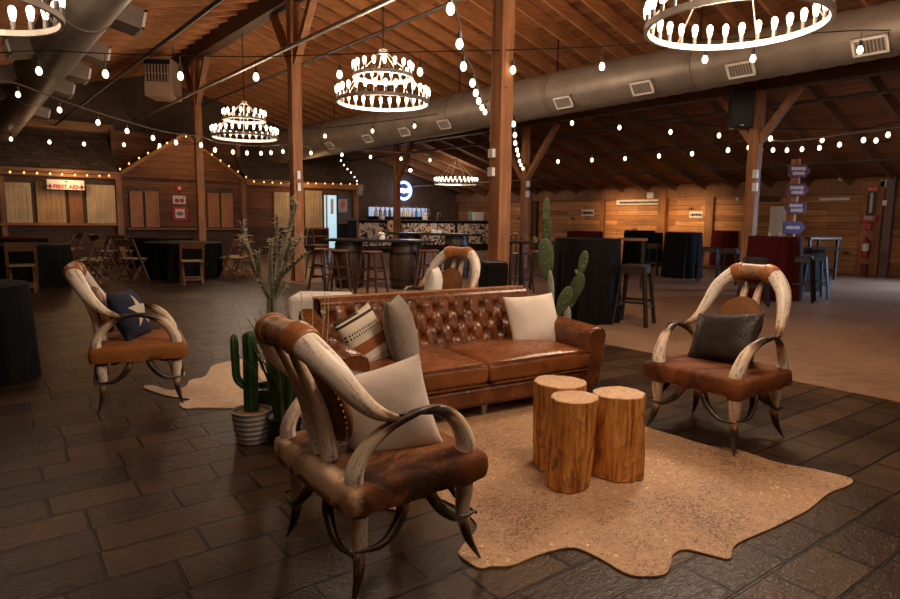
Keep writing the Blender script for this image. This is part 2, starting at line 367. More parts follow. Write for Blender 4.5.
post(12.3,18.1,za-.3,.19,'dark wooden post standing in front of the patterned bar',(-1,),bl=.9)
for l,lab in ((11.9,'square wall post between the two lit bays of the right wall'),(18.0,'wall post left of the prickly pear at the far end of the right wall')):
    MB().bb(AW-.22,AW,l-.14,l+.14,0,2.42).build('wall_post',M['post'],label=lab,cat='post')
for px,w,lab in ((602,.16,'narrow stud to the left of the brightly lit wall bay'),(709,.26,'wide stud to the right of the small sign on the lit wall')):
    l=ata(px,215,AW-.1).y
    MB().bb(AW-.12,AW,l-w/2,l+w/2,0,2.1).build('wall_stud',M['trimv'],label=lab,cat='stud')
l=ata(535,215,AW-.1).y
MB().bb(AW-.14,AW,l-.1,l+.1,0,2.1).build('wall_stud',M['beam'],label='dark stud at the far left end of the right wall',cat='stud')
# white access boxes on posts
def ebox(x,y,z,sx,sy,sz,lab,grp=None):
    MB().box((0,0,0),(sx,sy,sz)).build('outlet_box',M['white'],loc=(x,y,z),bevel=.006,label=lab,cat='outlet box',group=grp)
def cdir(x,y):  # unit vector from the point towards the camera on the floor
    v=Vector((-x,-y,0)); return v.normalized()
for (px,py,a,w,lab) in ((298,175,RA-.12,.10,'upper white outlet box on the post behind the tall cactus'),(298.5,187,RA-.12,.10,'lower white outlet box on the post behind the tall cactus'),(755.5,174,12.21-.12,.11,'upper white outlet box on the loudspeaker post'),(755,187,12.21-.12,.12,'lower white outlet box on the loudspeaker post'),(528,184,12.3-.11,.1,'lower white outlet box on the slim post'),(527.5,194,12.3-.11,.1,'bottom white outlet box on the slim post')):
    p=ata(px,py,a); ebox(p.x,p.y,p.z,.07,.09,.16,lab)
for (px,py,lab) in ((487.2,152,'upper white outlet box on the thick middle post'),(487.2,171,'lower white outlet box on the thick middle post')):
    p=atl(px,py,5.9-.0); ebox(5.645-.125,5.955+.03,p.z,.06,.09,.11,lab)
# pipes along the building
def pipe(a,z,y0,y1,r,mat,lab):
    MB().cyl((a,y0,z),(a,y1,z),r,n=10).build('ceiling_pipe',mat,smooth=True,label=lab,cat='pipe')
z1=ata(300,42,5.15).z
pipe(5.15,z1,2,YB,.04,M['pipe'],'pale steel pipe crossing in front of the post behind the tall cactus')
pipe(7.0,ata(300,65,7).z,4,YB,.035,M['pipedark'],'dark pipe under the rafters above the two-tier chandelier')
pipe(13.1,ata(511,140,13.1).z,2,YB,.03,M['pipedark'],'dark sprinkler pipe high above the right-hand tables')
pipe(16.2,ata(542,179,16.2).z,2,YB,.028,M['pipedark'],'lower sprinkler pipe running along the right wall eave')
pipe(2.9,ata(180,30,2.9).z,1.5,YB,.03,M['black'],'black pipe under the left roof slope beside the heater')
# ducts
def duct(a,z,y0,y1,r0,r1,lab,vents,side_boxes=()):
    r=empty('air_duct',(a,y0,z),0,lab,'duct'); L=y1-y0; mb=MB(); ns=190; pts=[(0,L*i/ns,0) for i in range(ns+1)]
    rad=[(r0+(r1-r0)*i/ns)+(.011 if i%2 else 0) for i in range(ns+1)]
    mb.tube(pts,rad,40,ref=Vector((0,0,1))).build('duct_body',M['duct'],r,smooth=30)
    y=1.6
    while y<L:
        q=r0+(r1-r0)*y/L+.016; MB().cyl((0,y-.06,0),(0,y+.06,0),q,n=40).build('joint_band',M['ductjoint'],r,smooth=30)
        MB().bar((0,y,q-.02),(0,y,roofz(a)-z-.1),.02,.02).build('hanger_strap',M['iron'],r); y+=3.05
    for (yy,phi,w,h,d) in vents:
        q=r0+(r1-r0)*(yy-y0)/L; nrm=Vector((math.cos(phi),0,math.sin(phi))); tv=Vector((-math.sin(phi),0,math.cos(phi))); 
        R=Matrix((Vector((0,1,0)),tv,nrm)).transposed(); c=Vector((0,yy-y0,0))+nrm*(q+d/2-.06)
        mb=MB()
        for sx,sy,wx,wy in ((0,-1,w,.03),(0,1,w,.03),(-1,0,.03,h),(1,0,.03,h)):
            mb.box(c+R@Vector((sx*(w/2-.015),sy*(h/2-.015),d/2)),(wx,wy,.03),R)
        mb.box(c,(w*.98,h*.98,d),R,1)
        v=mb.build('vent',[M['grille'],M['ductjoint']],r)
        mb=MB()
        for i in range(9): mb.box(c+R@Vector((-w/2+.04+(w-.08)*i/8,0,d/2+.008)),(.012,h-.05,.012),R)
        mb.build('vent_slats',M['grillein'],v)
    return r
vv=[]
for px,py in ((333,144),(370.5,138),(406.5,129.5),(446,122),(564,101),(642,87),(740,72),(869,48)):
    yy=ata(px,py,9.8-.33).y; vv.append((yy,math.radians(218),.42,.24,.1))
DR=empty  # noqa
ya=ata(800,52.6,9.8).y; yb=ata(337,132.7,9.8).y
def rr_(y): return .35+(.515-.35)*(y-ya)/(yb-ya)
duct(9.8,3.83,-2,YB-.3,max(.26,rr_(-2)),rr_(YB-.3),'long round grey metal duct under the right roof slope, with white vents',vv)
vl=[]
for px,py in ((125,27),(92,57),(74,78),(59,92),(36,116)): vl.append((ata(px,py,1.9).y,math.radians(-12),.42,.24,.34))
for px,py in ((27,49),(13,70),(3,86)): vl.append((ata(px,py,1.15).y,math.radians(192),.42,.24,.34))
duct(1.5,3.75,1.0,YB-.3,.24,.42,'round grey metal duct at the upper left with boxy vents on both sides',vl)
# hanging heater
hp=Vector((4.82,18.0,4.87)); r=empty('unit_heater',hp,math.radians(-34),'tan metal heater box with black louvres hanging at upper left','heater')
MB().bb(-.34,.34,-.4,.4,-.5,.45).build('case',M['heater'],r,bevel=.015)
MB().bb(-.29,.29,-.42,-.39,-.14,.27).build('louvre_backing',M['black'],r)
mb=MB()
for i in range(8): mb.bb(-.27+i*.077-.012,-.27+i*.077+.012,-.45,-.42,-.13,.26)
mb.bb(-.29,.29,-.44,-.42,.05,.07); mb.build('louvre_blades',M['heater'],r)
MB().bb(-.32,.32,-.41,-.39,.29,.41).build('control_panel',M['black'],r)
for x in (-.28,.28): MB().cyl((x,0,.45),(x,0,.95),.012,n=8).build('hanger_rod',M['iron'],r)
# loudspeaker on post
r=empty('loudspeaker',(12.3-.4,5.75-.02,2.6),math.radians(-50),'black loudspeaker box mounted high on the wooden post','speaker')
p0=ata(741,109,11.9); r.location=(p0.x,p0.y,p0.z)
MB().bb(-.2,.2,-.16,.16,-.36,.36).build('cabinet',M['black'],r,bevel=.02)
MB().bb(-.185,.185,-.172,-.158,-.34,.34).build('speaker_grille',plain('speaker_mesh',(.03,.032,.037),.6,.2,.1,60),r)
MB().bb(-.03,.03,-.178,-.17,-.33,-.31).build('badge',M['white'],r)
MB().cyl((0,.1,0),(.1,.42,0),.03,n=8).build('bracket',M['iron'],r)
# ------------------------------------------------------------------ booth along the back wall
BY=21.5
def wr(px0,py0,px1,py1,l=BY):
    a=atl(px0,py0,l);b=atl(px1,py1,l); return a.x,b.x,b.z,a.z   # x0,x1,z0,z1
FZ=2.5
XL=-7.4; XG0=atl(116,175,BY).x; XG1=atl(243,180,BY).x; XE=atl(357,184,BY).x
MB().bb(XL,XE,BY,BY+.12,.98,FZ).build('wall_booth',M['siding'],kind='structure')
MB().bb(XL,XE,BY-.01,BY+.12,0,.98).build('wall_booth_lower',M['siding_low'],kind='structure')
MB().bb(XE-.1,XE,BY,YB,0,FZ).build('wall_booth_side',M['siding'],kind='structure')
# awning roofs either side of the gable, gable roof and front
RB=3.75
def awn(x0,x1,nm_):
    MB().add([(x0,BY-.3,FZ),(x1,BY-.3,FZ),(x1,YB,RB),(x0,YB,RB),(x0,BY-.3,FZ+.08),(x1,BY-.3,FZ+.08),(x1,YB,RB+.08),(x0,YB,RB+.08)],[(3,2,1,0),(4,5,6,7),(0,1,5,4),(1,2,6,5),(2,3,7,6),(3,0,4,7)]).build(nm_,M['shingle'],kind='structure')
awn(XL,XG0,'roof_awning_left'); awn(XG1,XE,'roof_awning_right')
XP=(XG0+XG1)/2; ZP=atl(182,137,BY).z
MT=Matrix(((1,0,0,0),(0,0,1,0),(0,1,0,0),(0,0,0,1)))
MB().prism([(XG0,FZ-.02),(XG1,FZ-.02),(XP,ZP)],BY-.12,BY+.1,M=MT).build('wall_gable',M['siding'],kind='structure')
zt_=atl(85,127,YB-.2).z; MB().bb(XL,XG0+.2,YB-.2,YB,zt_-.12,zt_+.14).build('trim_18',M['trim'],kind='structure')
# wood panel behind the gable
x0=atl(111,150,BY+.8).x; x1=atl(239,150,BY+.8).x
MB().bb(x0,x1,BY+.75,BY+.9,FZ,3.95).build('wall_panel',M['siding'],kind='structure')
MB().bb(x1-.12,x1,BY+.7,BY+.75,FZ,3.95).build('trim_5',M['trimv'],kind='structure')
for s,xx in ((1,XG0),(-1,XG1)):
    MB().bar((xx-.1*s,BY-.2,FZ-.06),(XP,BY-.2,ZP+.06),.1,.2,ref=Vector((0,1,0))).build('trim_6',M['rake'],kind='structure')
MB().bb(XL,XG0,BY-.36,BY-.28,FZ-.11,FZ+.1).build('trim_7',M['trim'],kind='structure')
MB().bb(XG1,XE+.1,BY-.36,BY-.28,FZ-.11,FZ+.1).build('trim_8',M['trim'],kind='structure')
for px in (119,243,355.5):
    x=atl(px,200,BY-.1).x
    MB().bb(x-.08,x+.08,BY-.2,BY-.04,0,FZ).build('booth_post',M['trimv'],label={119:'square booth post left of the gable, lit orange',243:'square booth post right of the gable',355.5:'square booth post beside the open blue doorway'}[px],cat='post')
x0=XL;x1=atl(117,224,BY).x
MB().bb(x0,x1,BY-.14,BY,1.0,1.06).build('trim_9',M['brownshut'],kind='structure')
x0,x1,_,_=wr(127,229,238,229)
MB().bb(x0,x1,BY-.22,BY,.87,.92).build('trim_10',M['trimv'],kind='structure')
x=atl(2.5,200,BY).x
MB().bb(x-.07,x+.07,BY-.1,BY-.02,.0,FZ).build('booth_post',M['trimv'],label='thin booth post at the far left edge of the photo',cat='post')
def shutter(px0,py0,px1,py1,mat,lab,cat='shutter',tw=.0,z0=None,arch=False,grp=None,l=BY-.03):
    x0,x1,zb_,zt=wr(px0,py0,px1,py1,l)
    if z0 is not None: zb_=z0
    w=x1-x0;h=zt-zb_
    r=empty('wooden_shutter',(x0,l,zb_),tw,lab,cat,grp)
    mb=MB(); f=min(.1,w*.16)
    for i in range(4):
        a=f+(w-2*f)*i/4; mb.bb(a+.004,a+(w-2*f)/4-.004,-.03,-.01,f,h-f)
    mb.bb(f*.5,w-f*.5,-.012,-.002,f*.5,h-f*.5); mb.build('panel_boards',mat,r)
    mb=MB()
    mb.bb(0,f,-.045,0,0,h).bb(w-f,w,-.045,0,0,h).bb(f,w-f,-.045,0,0,f)
    if arch:
        n=8
        for i in range(n):
            t0,t1=i/n,(i+1)/n; zz=h-f-.05*(abs((t0+t1)/2-.5)*2)**2
            mb.bb(f+(w-2*f)*t0,f+(w-2*f)*t1,-.045,0,zz,h)
    else: mb.bb(f,w-f,-.045,0,h-f,h)
    mb.build('rails_and_stiles',mat,r,bevel=.004)
    return r
# first-aid opening
x0,x1,_,zt=wr(3,181,116,224)
MB().bb(x0,x1,BY-.015,BY-.005,1.06,FZ-.12).build('trim_11',M['beam'],kind='structure')
shutter(4,182,33,223,M['pine'],'pale pine shutter leaf at the far left of the first aid window',z0=1.07,arch=True)
shutter(35,182,66.5,223,M['pine_lit'],'pine shutter leaf tinted orange by inside light, under the left half of the first aid sign',z0=1.07,arch=True)
shutter(67.5,183,83.5,223,M['brownshut'],'narrow darker shutter leaf under the right half of the first aid sign',z0=1.07)
shutter(85.5,184.5,116,223.5,M['pine'],'pale pine shutter leaf right of the first aid sign',z0=1.07,tw=math.radians(-6))
# gable windows with brown swing shutters
for (a,b,c,side) in ((129,144,159.5,'left'),(207,220,233,'right')):
    x0,x1,zb_,zt=wr(a-1.5,188,c+1.5,228)
    MB().bb(x0,x1,BY-.02,BY-.005,.93,zt+.03).build('trim_12',M['beam'],kind='structure')
    if side=='left':
        shutter(a,191,b-.5,227,M['brownshut'],'brown shutter leaf, first from the left under the gable',z0=.95,arch=True,l=BY-.05); shutter(b+.5,191,c,227,M['brownshut'],'brown shutter leaf, second from the left under the gable, left of the fire signs',z0=.95,arch=True,l=BY-.05)
    else:
        shutter(a,193,b-.5,227,M['brownshut'],'brown shutter leaf just right of the post in front of the gable',z0=.95,l=BY-.05); shutter(b+.5,193,c,227,M['brownshut'],'brown shutter leaf farthest right under the gable',z0=.95,l=BY-.05)
# right part of the booth
shutter(273.5,192,291,222,M['pine'],'pale shutter partly hidden by the tall spiky cactus',z0=.95)
shutter(304.5,190.5,322,222,M['pine'],'pale shutter just right of the post behind the cactus',z0=.95,arch=True)
# open lit door
x0,x1,_,zt=wr(323.5,195,336,240)
litroom=emit('daylit_room_wall',(.55,.85,1.0),.75)
MB().bb(x0-.06,x1+.06,BY-.04,BY-.01,0,zt+.08).build('trim_13',M['beam'],kind='structure')
MB().bb(x0,x1,BY-.06,BY-.045,.02,zt).build('door_1',litroom,kind='structure')
MB().bb(x0+.08*(x1-x0),x0+.22*(x1-x0),BY-.09,BY-.065,.02,zt).build('trim_14',M['white'],kind='structure')
mb=MB(); x2,x3,z2,z3=wr(329.5,199,332.5,214); mb.bb(x2,x3,BY-.085,BY-.065,z2,z3).build('notice_sheet',M['grille'],label='small notice on the bright blue open door',cat='notice')
# dark window beside it with pink poster
x0,x1,_,zt=wr(337.5,193,351.5,216)
MB().bb(x0,x1,BY-.05,BY-.02,1.15,zt).build('window_1',plain('dark_glass',(.12,.13,.16),.15,0,.05),kind='structure')
MB().bb(x0,x1,BY-.05,BY-.02,.0,1.1).build('wall_panel_dark',plain('dark_blue_panel',(.03,.03,.036),.5),kind='structure')
MB().bb(x0-.02,x1+.05,BY-.1,BY-.02,1.1,1.16).build('trim_15',M['trimv'],kind='structure')
x0,x1,z0,z1=wr(337.5,199,346.5,212.5); 
r=MB().bb(x0,x1,BY-.065,BY-.052,z0,z1).build('poster',plain('pale_poster',(.5,.42,.42),.6,0,.15,5),label='small pink poster on the dark window beside the blue doorway',cat='poster')
MB().sphere(((x0+x1)/2,BY-.066,z0+.62*(z1-z0)),.12,10,sc=(1,.1,1.2)).build('printed_figure',plain('poster_pink',(.5,.2,.18),.6),r)
# fire devices
def sign_box(px0,py0,px1,py1,l,mat,name,lab,cat,d=.05):
    x0,x1,z0,z1=wr(px0,py0,px1,py1,l); o=MB().bb(0,x1-x0,-d,0,0,z1-z0).build(name,mat,loc=(x0,l,z0),bevel=.006,label=lab,cat=cat); return o,x1-x0,z1-z0
o,w,h=sign_box(175.5,185.5,181.5,191,BY,M['red'],'fire_strobe','small red fire strobe above the white sign under the gable','fire alarm',.08)
MB().bb(w*.3,w*.7,-.1,-.08,h*.25,h*.75).build('lens',M['white'],o)
o,w,h=sign_box(172.5,195.5,185.5,204.2,BY,M['white'],'notice_sign','white notice with two red symbols under the fire strobe','sign',.03)
for q in (.3,.7):
    MB().cyl((w*q,-.045,h*.42),(w*q,-.03,h*.42),.07,n=16).build('red_symbol',M['red'],o); 
for q in (.2,.5,.8): MB().bb(w*q-.03,w*q+.03,-.036,-.03,h*.8,h*.86).build('lettering',M['black'],o)
o,w,h=sign_box(172,206.5,187,220.5,BY,M['red'],'framed_notice','red framed white notice below the two-symbol sign','sign',.05)
MB().bb(w*.18,w*.82,-.056,-.05,h*.18,h*.82).build('white_sheet',M['white'],o)
MB().sphere((w*.5,-.058,h*.5),.09,10,sc=(1.3,.08,.8)).build('grey_print',plain('grey_print',(.25,.22,.22),.6),o)
# first aid sign
def text_obj(name,s,size,mat,mtx,parent=None,ext=.004,align='CENTER',bold=0):
    cu=bpy.data.curves.new(name,'FONT'); cu.body=s; cu.size=size; cu.extrude=ext; cu.align_x=align; cu.align_y='CENTER'; cu.offset=bold
    t=bpy.data.objects.new(name,cu); C.objects.link(t); dg=bpy.context.evaluated_depsgraph_get(); dg.update()
    me=bpy.data.meshes.new_from_object(t.evaluated_get(dg)); bpy.data.objects.remove(t); me.materials.clear(); me.materials.append(mat); me.transform(mtx)
    o=bpy.data.objects.new(name,me); C.objects.link(o)
    if parent is not None: o.parent=parent
    return o
UP=Matrix.Rotation(PI/2,4,'X')
x0,x1,z0,z1=wr(46,179.3,84,190.4,BY-.3); w=x1-x0; h=z1-z0
o=MB().bb(0,w,-.03,0,0,h).build('hanging_sign',M['white'],loc=(x0,BY-.3,z0),bevel=.004,label='white board lettered FIRST AID in red between red crosses',cat='sign')
o.location=(x0,BY-.38,z0)
tl=text_obj('lettering','FIRST AID',.2,M['red'],UP,o,bold=.009)
xs=[v.co.x for v in tl.data.vertices]; zs_=[v.co.z for v in tl.data.vertices]; tw_=max(xs)-min(xs); th_=max(zs_)-min(zs_)
tl.data.transform(Matrix.Translation((w*.5,-.034,h*.31))@Matrix.Diagonal((w*.66/tw_,1,h*.42/th_,1))@Matrix.Translation((-(max(xs)+min(xs))/2,0,-(max(zs_)+min(zs_))/2)))
for q in (.075,.925):
    cx=w*q; MB().bb(cx-.065,cx+.065,-.037,-.03,h*.31-.02,h*.31+.02).bb(cx-.02,cx+.02,-.037,-.03,h*.31-.065,h*.31+.065).build('red_cross',M['red'],o)
MB().bb(w*.47,w*.55,-.036,-.03,h*.78,h*.88).build('small_badge',M['iron'],o)
# ------------------------------------------------------------------ bar on the far right end
def cow_mat():
    mt,nt,bs=nm('black_cream_floral'); v=coord(nt,'Object',(2.3,2.3,2.3)); vo=N(nt,'ShaderNodeTexVoronoi'); vo.inputs['Scale'].default_value=1.3; nt.links.new(v,vo.inputs['Vector']); n=noise(nt,v,1.6,4,.6,2.2)
    nt.links.new(ramp(nt,n,[(.47,(.012,.01,.01)),(.51,(.62,.5,.42))]),bs.inputs['Base Color']); bs.inputs['Roughness'].default_value=.6; return mt
M['cow']=cow_mat(); M['counter']=plain('dark_counter',(.03,.024,.022),.5,0,.15)
BL=20.3; bx0=atl(357,225,BL).x; bx1=AW-.02; BT=1.28
r=empty('bar_counter',((bx0+bx1)/2,BL,0),0,'long dark bar with black and cream patterned front panels','bar counter')
hx=(bx1-bx0)/2
MB().bb(-hx,hx,.02,.7,0,BT-.05).build('body',plain('bar_body',(.02,.016,.015),.95,0,.1,6,0,.08),r)
MB().bb(-hx,hx,-.12,.8,BT-.05,BT).build('counter_top',M['counter'],r,bevel=.008)
cuts=[357,400,456,512]
for a,b in zip(cuts[:-1],cuts[1:]):
    xa=atl(a+1.5,230,BL).x-(bx0+bx1)/2; xb=atl(b-1.5,230,BL).x-(bx0+bx1)/2; xb=min(xb,hx-.02)
    MB().bb(xa,xb,-.02,.02,.28,BT-.13).build('patterned_panel',M['cow'],r)
for q in (-1,1): MB().bb(q*hx-.05*(q>0)-.0,q*hx+.05*(q<0),-.05,.02,0,BT-.05).build('corner_stile',M['trimv'],r)
MB().cyl((-hx,-.14,.2),(hx,-.14,.2),.025,n=8).build('foot_rail',M['iron'],r,smooth=True)
# things stuck on / standing by the bar
for px,py,q,c,lab in ((391,226,.2,(.62,.4,.24),'tan paper flower on the left panel of the bar'),(428,229,.1,(.75,.5,.1),'small yellow flower on the middle panel of the bar')):
    p=atl(px,py,BL-.1); mb=MB()
    for i in range(8):
        t=2*PI*i/8; mb.sphere((q*.6*math.cos(t),-.01,q*.75*math.sin(t)),q*.45,8,sc=(1,.25,1))
    mb.build('paper_flower',plain('flower_'+str(px),c,.7),loc=(p.x,BL-.1,p.z),label=lab,cat='flower')
# back bar shelf with bottles
SY=YB-.35; sx0=atl(373,215,SY).x; sx1=atl(431,215,SY).x
r=empty('bottle_shelf',((sx0+sx1)/2,SY,0),0,'back-lit bottle shelf behind the bar','shelf'); hw=(sx1-sx0)/2
zs=atl(400,216.5,SY).z
MB().bb(-hw,hw,-.2,.33,zs-.05,zs).build('shelf_board',M['counter'],r)
MB().bb(-hw,hw,.24,.34,0,zs-.05).build('cabinet',M['counter'],r)
MB().bb(-hw,hw,.3,.34,zs,zs+.38).build('light_panel',emit('shelf_light_panel',(.5,.66,1.0),.55),r)
cols=[(.75,.8,.9),(.1,.25,.7),(.7,.45,.12),(.8,.75,.6),(.15,.2,.5),(.55,.2,.5),(.85,.6,.2),(.2,.12,.06)]
bm_=[plain('bottle_glass_%d'%i,c,.12,0,.05) for i,c in enumerate(cols)]
cn=['clear','blue','amber','cream','dark blue','purple','golden','brown']
bottle_me=[]
for i in range(8):
    mb=MB(); hgt=.36+.04*(i%3); mb.lathe([(.0,0),(.05,0),(.055,.02),(.055,hgt*.55),(.016,hgt*.72),(.016,hgt*.95),(.02,hgt*.96),(.02,hgt),(0,hgt)],10); bottle_me.append(mb.mesh('bottle',bm_[i],True))
rnd=random.Random(3); NBOT=26
for i in range(NBOT):
    k=rnd.randrange(8); x=(sx0+sx1)/2-hw+.07+(2*hw-.14)*i/(NBOT-1)
    inst('bottle',bottle_me[k],None,(x,SY-.02+.12*(i%2-.5),zs),label='%s bottle on the lit shelf behind the bar'%cn[k],cat='bottle',group='%s bottles on the lit bar shelf'%cn[k])
# beer tap heads / white vessels on bar at 380 and 424
for px,lab in ((381,'white drinks dispenser at the left of the bar shelf'),(424.5,'white drinks dispenser at the right of the bar shelf')):
    p=atl(px,217,SY-.7); mb=MB().lathe([(0,0),(.11,0),(.12,.05),(.12,.42),(.1,.46),(0,.46)],14)
    r=mb.build('drinks_dispenser',M['white'],smooth=True,loc=(p.x,SY-.75,1.0),label=lab,cat='dispenser')
    MB().sphere((0,0,.52),.1,10,sc=(1,1,.7)).build('lid',M['grille'],r,smooth=True)
MB().bb(sx0-.2,sx1+.6,SY-1.05,SY-.6,0,1.0).build('back_bar_cabinet',M['counter'],label='dark cabinet behind the bar under the bottles',cat='cabinet')
p=atl(437.5,214,BL+.4); MB().tube(spline([(0,0,0),(0,0,.22),(.06,0,.3),(.14,0,.27),(.16,0,.16)],5),.015,8).build('bar_tap',M['pipe'],smooth=True,loc=(p.x,BL+.4,BT),label='curved metal tap standing on the bar',cat='tap')
# white appliance + pot plant on the bar right
p=atl(476,214,BL+.4); r=MB().bb(-.28,.28,-.2,.2,0,.36).build('white_cooler',M['white'],loc=(p.x,BL+.4,BT),bevel=.02,label='white box standing on the right end of the bar',cat='box')
p=atl(468,214,BL+.4); r=MB().lathe([(0,0),(.06,0),(.065,.3),(.03,.38),(.03,.46),(0,.46)],12).build('sauce_bottle',plain('green_cap_bottle',(.12,.2,.13),.4),smooth=True,loc=(p.x-.12,BL+.12,BT),label='dark green bottle beside the white box on the bar',cat='bottle')
# round neon sign
p=atl(402,190.5,YB-.12); R_=.36
r=empty('neon_sign',(p.x+.12,YB-.1,p.z),0,'round blue neon sign glowing on the wall above the bar','neon sign')
MB().tube([(R_*math.cos(t*PI/20),0,R_*math.sin(t*PI/20)) for t in range(41)],.05,8,caps=False).build('blue_ring',emit('neon_blue',(.3,.5,1.0),7),r,smooth=True)
mb=MB(); 
for i,(x,s) in enumerate(((-.21,.085),(-.1,.07),(0,.08),(.1,.06),(.2,.08))): mb.sphere((x,0,.02*math.sin(i*2)),s,10,sc=(.9,.35,1.25))
mb.bar((-.3,0,-.01),(.3,0,.01),.05,.1); mb.build('script_lettering',emit('neon_pink_white',(1,.75,.95),6),r,smooth=True)
MB().cyl((0,.05,0),(0,.09,0),R_*1.05,n=32).build('backing_disc',plain('sign_backing',(.03,.05,.14),.4),r)
# wall speaker box at end of fascia
p=atl(359.5,190,BY-.35); MB().box((0,0,0),(.2,.2,.42)).build('wall_speaker',plain('grey_speaker',(.3,.29,.28),.5),loc=(p.x,BY-.35,p.z),bevel=.02,label='small grey wall speaker at the right end of the fascia lights',cat='speaker')
# spotlight on rail near bar
p=atd(410,170,20); r=empty('spotlight',p,0,'small bright spotlight beside the dark post above the bar','spotlight')
MB().cyl((0,0,0),(.05,.12,.1),.07,.05,n=12).build('housing',M['iron'],r,smooth=True); MB().sphere((0,-.02,-.01),.06,10).build('lamp',M['bulb'],r,smooth=True); MB().cyl((.04,.1,.08),(.04,.1,.5),.012,n=6).build('rod',M['iron'],r)
# ------------------------------------------------------------------ right wall things
def rwall(px0,py0,px1,py1,a=AW): 
    A=ata(px0,py0,a);B=ata(px1,py1,a); return B.y,A.y,B.z,A.z   # y0 (near, image right), y1, z0, z1
def dashes(o,y0,y1,z,h,a,mat,n,seed):
    rn=random.Random(seed); mb=MB(); L=y1-y0; y=y0+.06*L
    while y<y1-.08*L:
        w=L/n*rn.uniform(.5,1.1); mb.bb(a-.006,a,y,y+w*.8,z-h*rn.uniform(.35,.5),z+h*rn.uniform(.35,.5)); y+=w
    return mb.build('lettering',mat,o)
def rsign(px0,py0,px1,py1,lab,name='wall_sign',mat=None,rows=1,n=9,seed=1,lm=None,a=AW):
    y0,y1,z0,z1=rwall(px0,py0,px1,py1,a)
    o=MB().bb(a-.03,a,y0,y1,z0,z1).build(name,mat or M['white'],label=lab,cat='sign')
    for k in range(rows): dashes(o,y0,y1,z0+(z1-z0)*(k+.5)/rows*.9,(z1-z0)/rows*.5,a-.03,lm or M['iron'],n,seed+k)
    return o
rsign(617,200.2,661,204.4,'long narrow white sign under the eave beam on the lit wall',n=22,a=AW-.03)
rsign(582,209.5,594,215.8,'small white sign left of the stud on the lit wall',n=6,seed=4)
rsign(690,211.5,703,217.8,'small white sign right of the square wall post',n=6,seed=9)
for px,py,lab in ((651,195.3,'white emergency light on the eave beam above the long sign'),(844,181,'white emergency light on the eave beam right of the arrow signs'),(886.5,183.5,'white emergency light at the upper right above the dark post')):
    xe=AW-(.06 if px==844 else .22); p=ata(px,py,xe); MB().box((0,0,0),(.12,.26,.2)).build('emergency_light',M['white'],loc=(xe,p.y,p.z),bevel=.02,label=lab,cat='light')
p=ata(738,199,AW-.05); MB().box((0,0,0),(.1,.1,.1)).build('wall_camera',M['white'],loc=(AW-.06,p.y,p.z),bevel=.02,label='tiny white camera on the wall left of the loudspeaker post',cat='camera')
# doorway with white door
y0,y1,z0,z1=rwall(751,198,777,250); MB().bb(AW-.05,AW,y0,y1,z1-.12,z1+.02).build('trim_16',M['beam'],kind='structure')
y0,y1,z0,z1=rwall(771.5,206.5,785,250); MB().bb(AW-.06,AW-.01,y0,y1,0.01,z1).build('door_2',M['white'],kind='structure')
y0,y1,z0,z1=rwall(820,198.6,850,200.2); MB().bb(AW-.04,AW,y0,y1,z0,z1+.02).build('trim_17',M['white'],kind='structure')
# fire extinguisher station on wall post
pa=AW-.3; p=ata(869,275,pa); pl=5.75
MB().bb(AW-.28,AW,pl-.2,pl+.3,0,2.42).build('wall_post',M['post'],label='wide wooden wall post carrying the fire extinguisher',cat='post')
yc=ata(869,230,pa).y
def rp(px,py): return ata(px,py,AW-.3)
r=empty('extinguisher_sign',(AW-.3,yc,0),0,'tall black and red fire extinguisher sign on the wall post','sign')
zt=rp(870,186).z; zm=rp(870,191.5).z; zb2=rp(870,215).z
MB().bb(-.03,0,-.13,.13,zm,zt).build('red_header',M['red'],r)
for q in (-.05,.05): MB().sphere((-.035,q,(zm+zt)/2),.028,8).build('white_dot',M['white'],r)
MB().bb(-.03,0,-.1,.1,zb2,zm).build('black_strip',M['black'],r)
rn=random.Random(5); z=zb2+.06; mb=MB()
while z<zm-.05: mb.bb(-.036,-.03,-.03,.03,z,z+.026); z+=.036
mb.build('white_lettering',M['white'],r)
r=empty('alarm_box',(AW-.3,yc,0),0,'red alarm box with grey face below the extinguisher sign','alarm box')
za_,zb_=rp(870,222).z,rp(870,215).z
MB().bb(-.09,0,-.17,.17,za_,zb_).build('case',M['red'],r,bevel=.01); MB().bb(-.1,-.09,-.09,.11,za_+.05,zb_-.03).build('face',plain('grey_face',(.4,.4,.38),.5),r)
MB().bb(-.1,0,-.07,.09,rp(870,230).z,za_-.02).build('bell',M['red'],r,bevel=.02)
r=empty('fire_extinguisher',(AW-.38,yc+.02,0),0,'red fire extinguisher with white label hung on the wall post','fire extinguisher')
z0,z1=rp(870,258).z,rp(870,241).z
MB().lathe([(0,z0),(.07,z0),(.08,z0+.03),(.08,z1-.06),(.03,z1),(.02,z1+.05),(0,z1+.05)],16).build('cylinder',M['red'],r,smooth=True)
MB().lathe([(.0815,z0+.18),(.0815,z1-.07)],16).build('label_band',M['white'],r,smooth=True)
MB().bb(-.08,.08,-.02,.02,z1+.05,z1+.08).build('handle',M['black'],r); MB().tube(spline([(0,-.02,z1+.04),(-.05,-.12,z1-.05),(-.05,-.11,z0+.1)],5),.012,6).build('hose',M['black'],r)
MB().bb(-.06,.06,-.07,.07,0,.3).build('cardboard_box',plain('dark_red_box',(.12,.03,.025),.6),loc=(AW-.42,yc,0),label='dark red box on the floor under the fire extinguisher',cat='box')
p=ata(883,275,AW-.45); MB().bb(-.09,.09,-.09,.09,0,2.5).build('steel_column',plain('purple_brown_column',(.11,.06,.06),.45,.2),loc=(AW-.45,p.y,0),label='dark steel column right of the fire extinguisher post',cat='column')
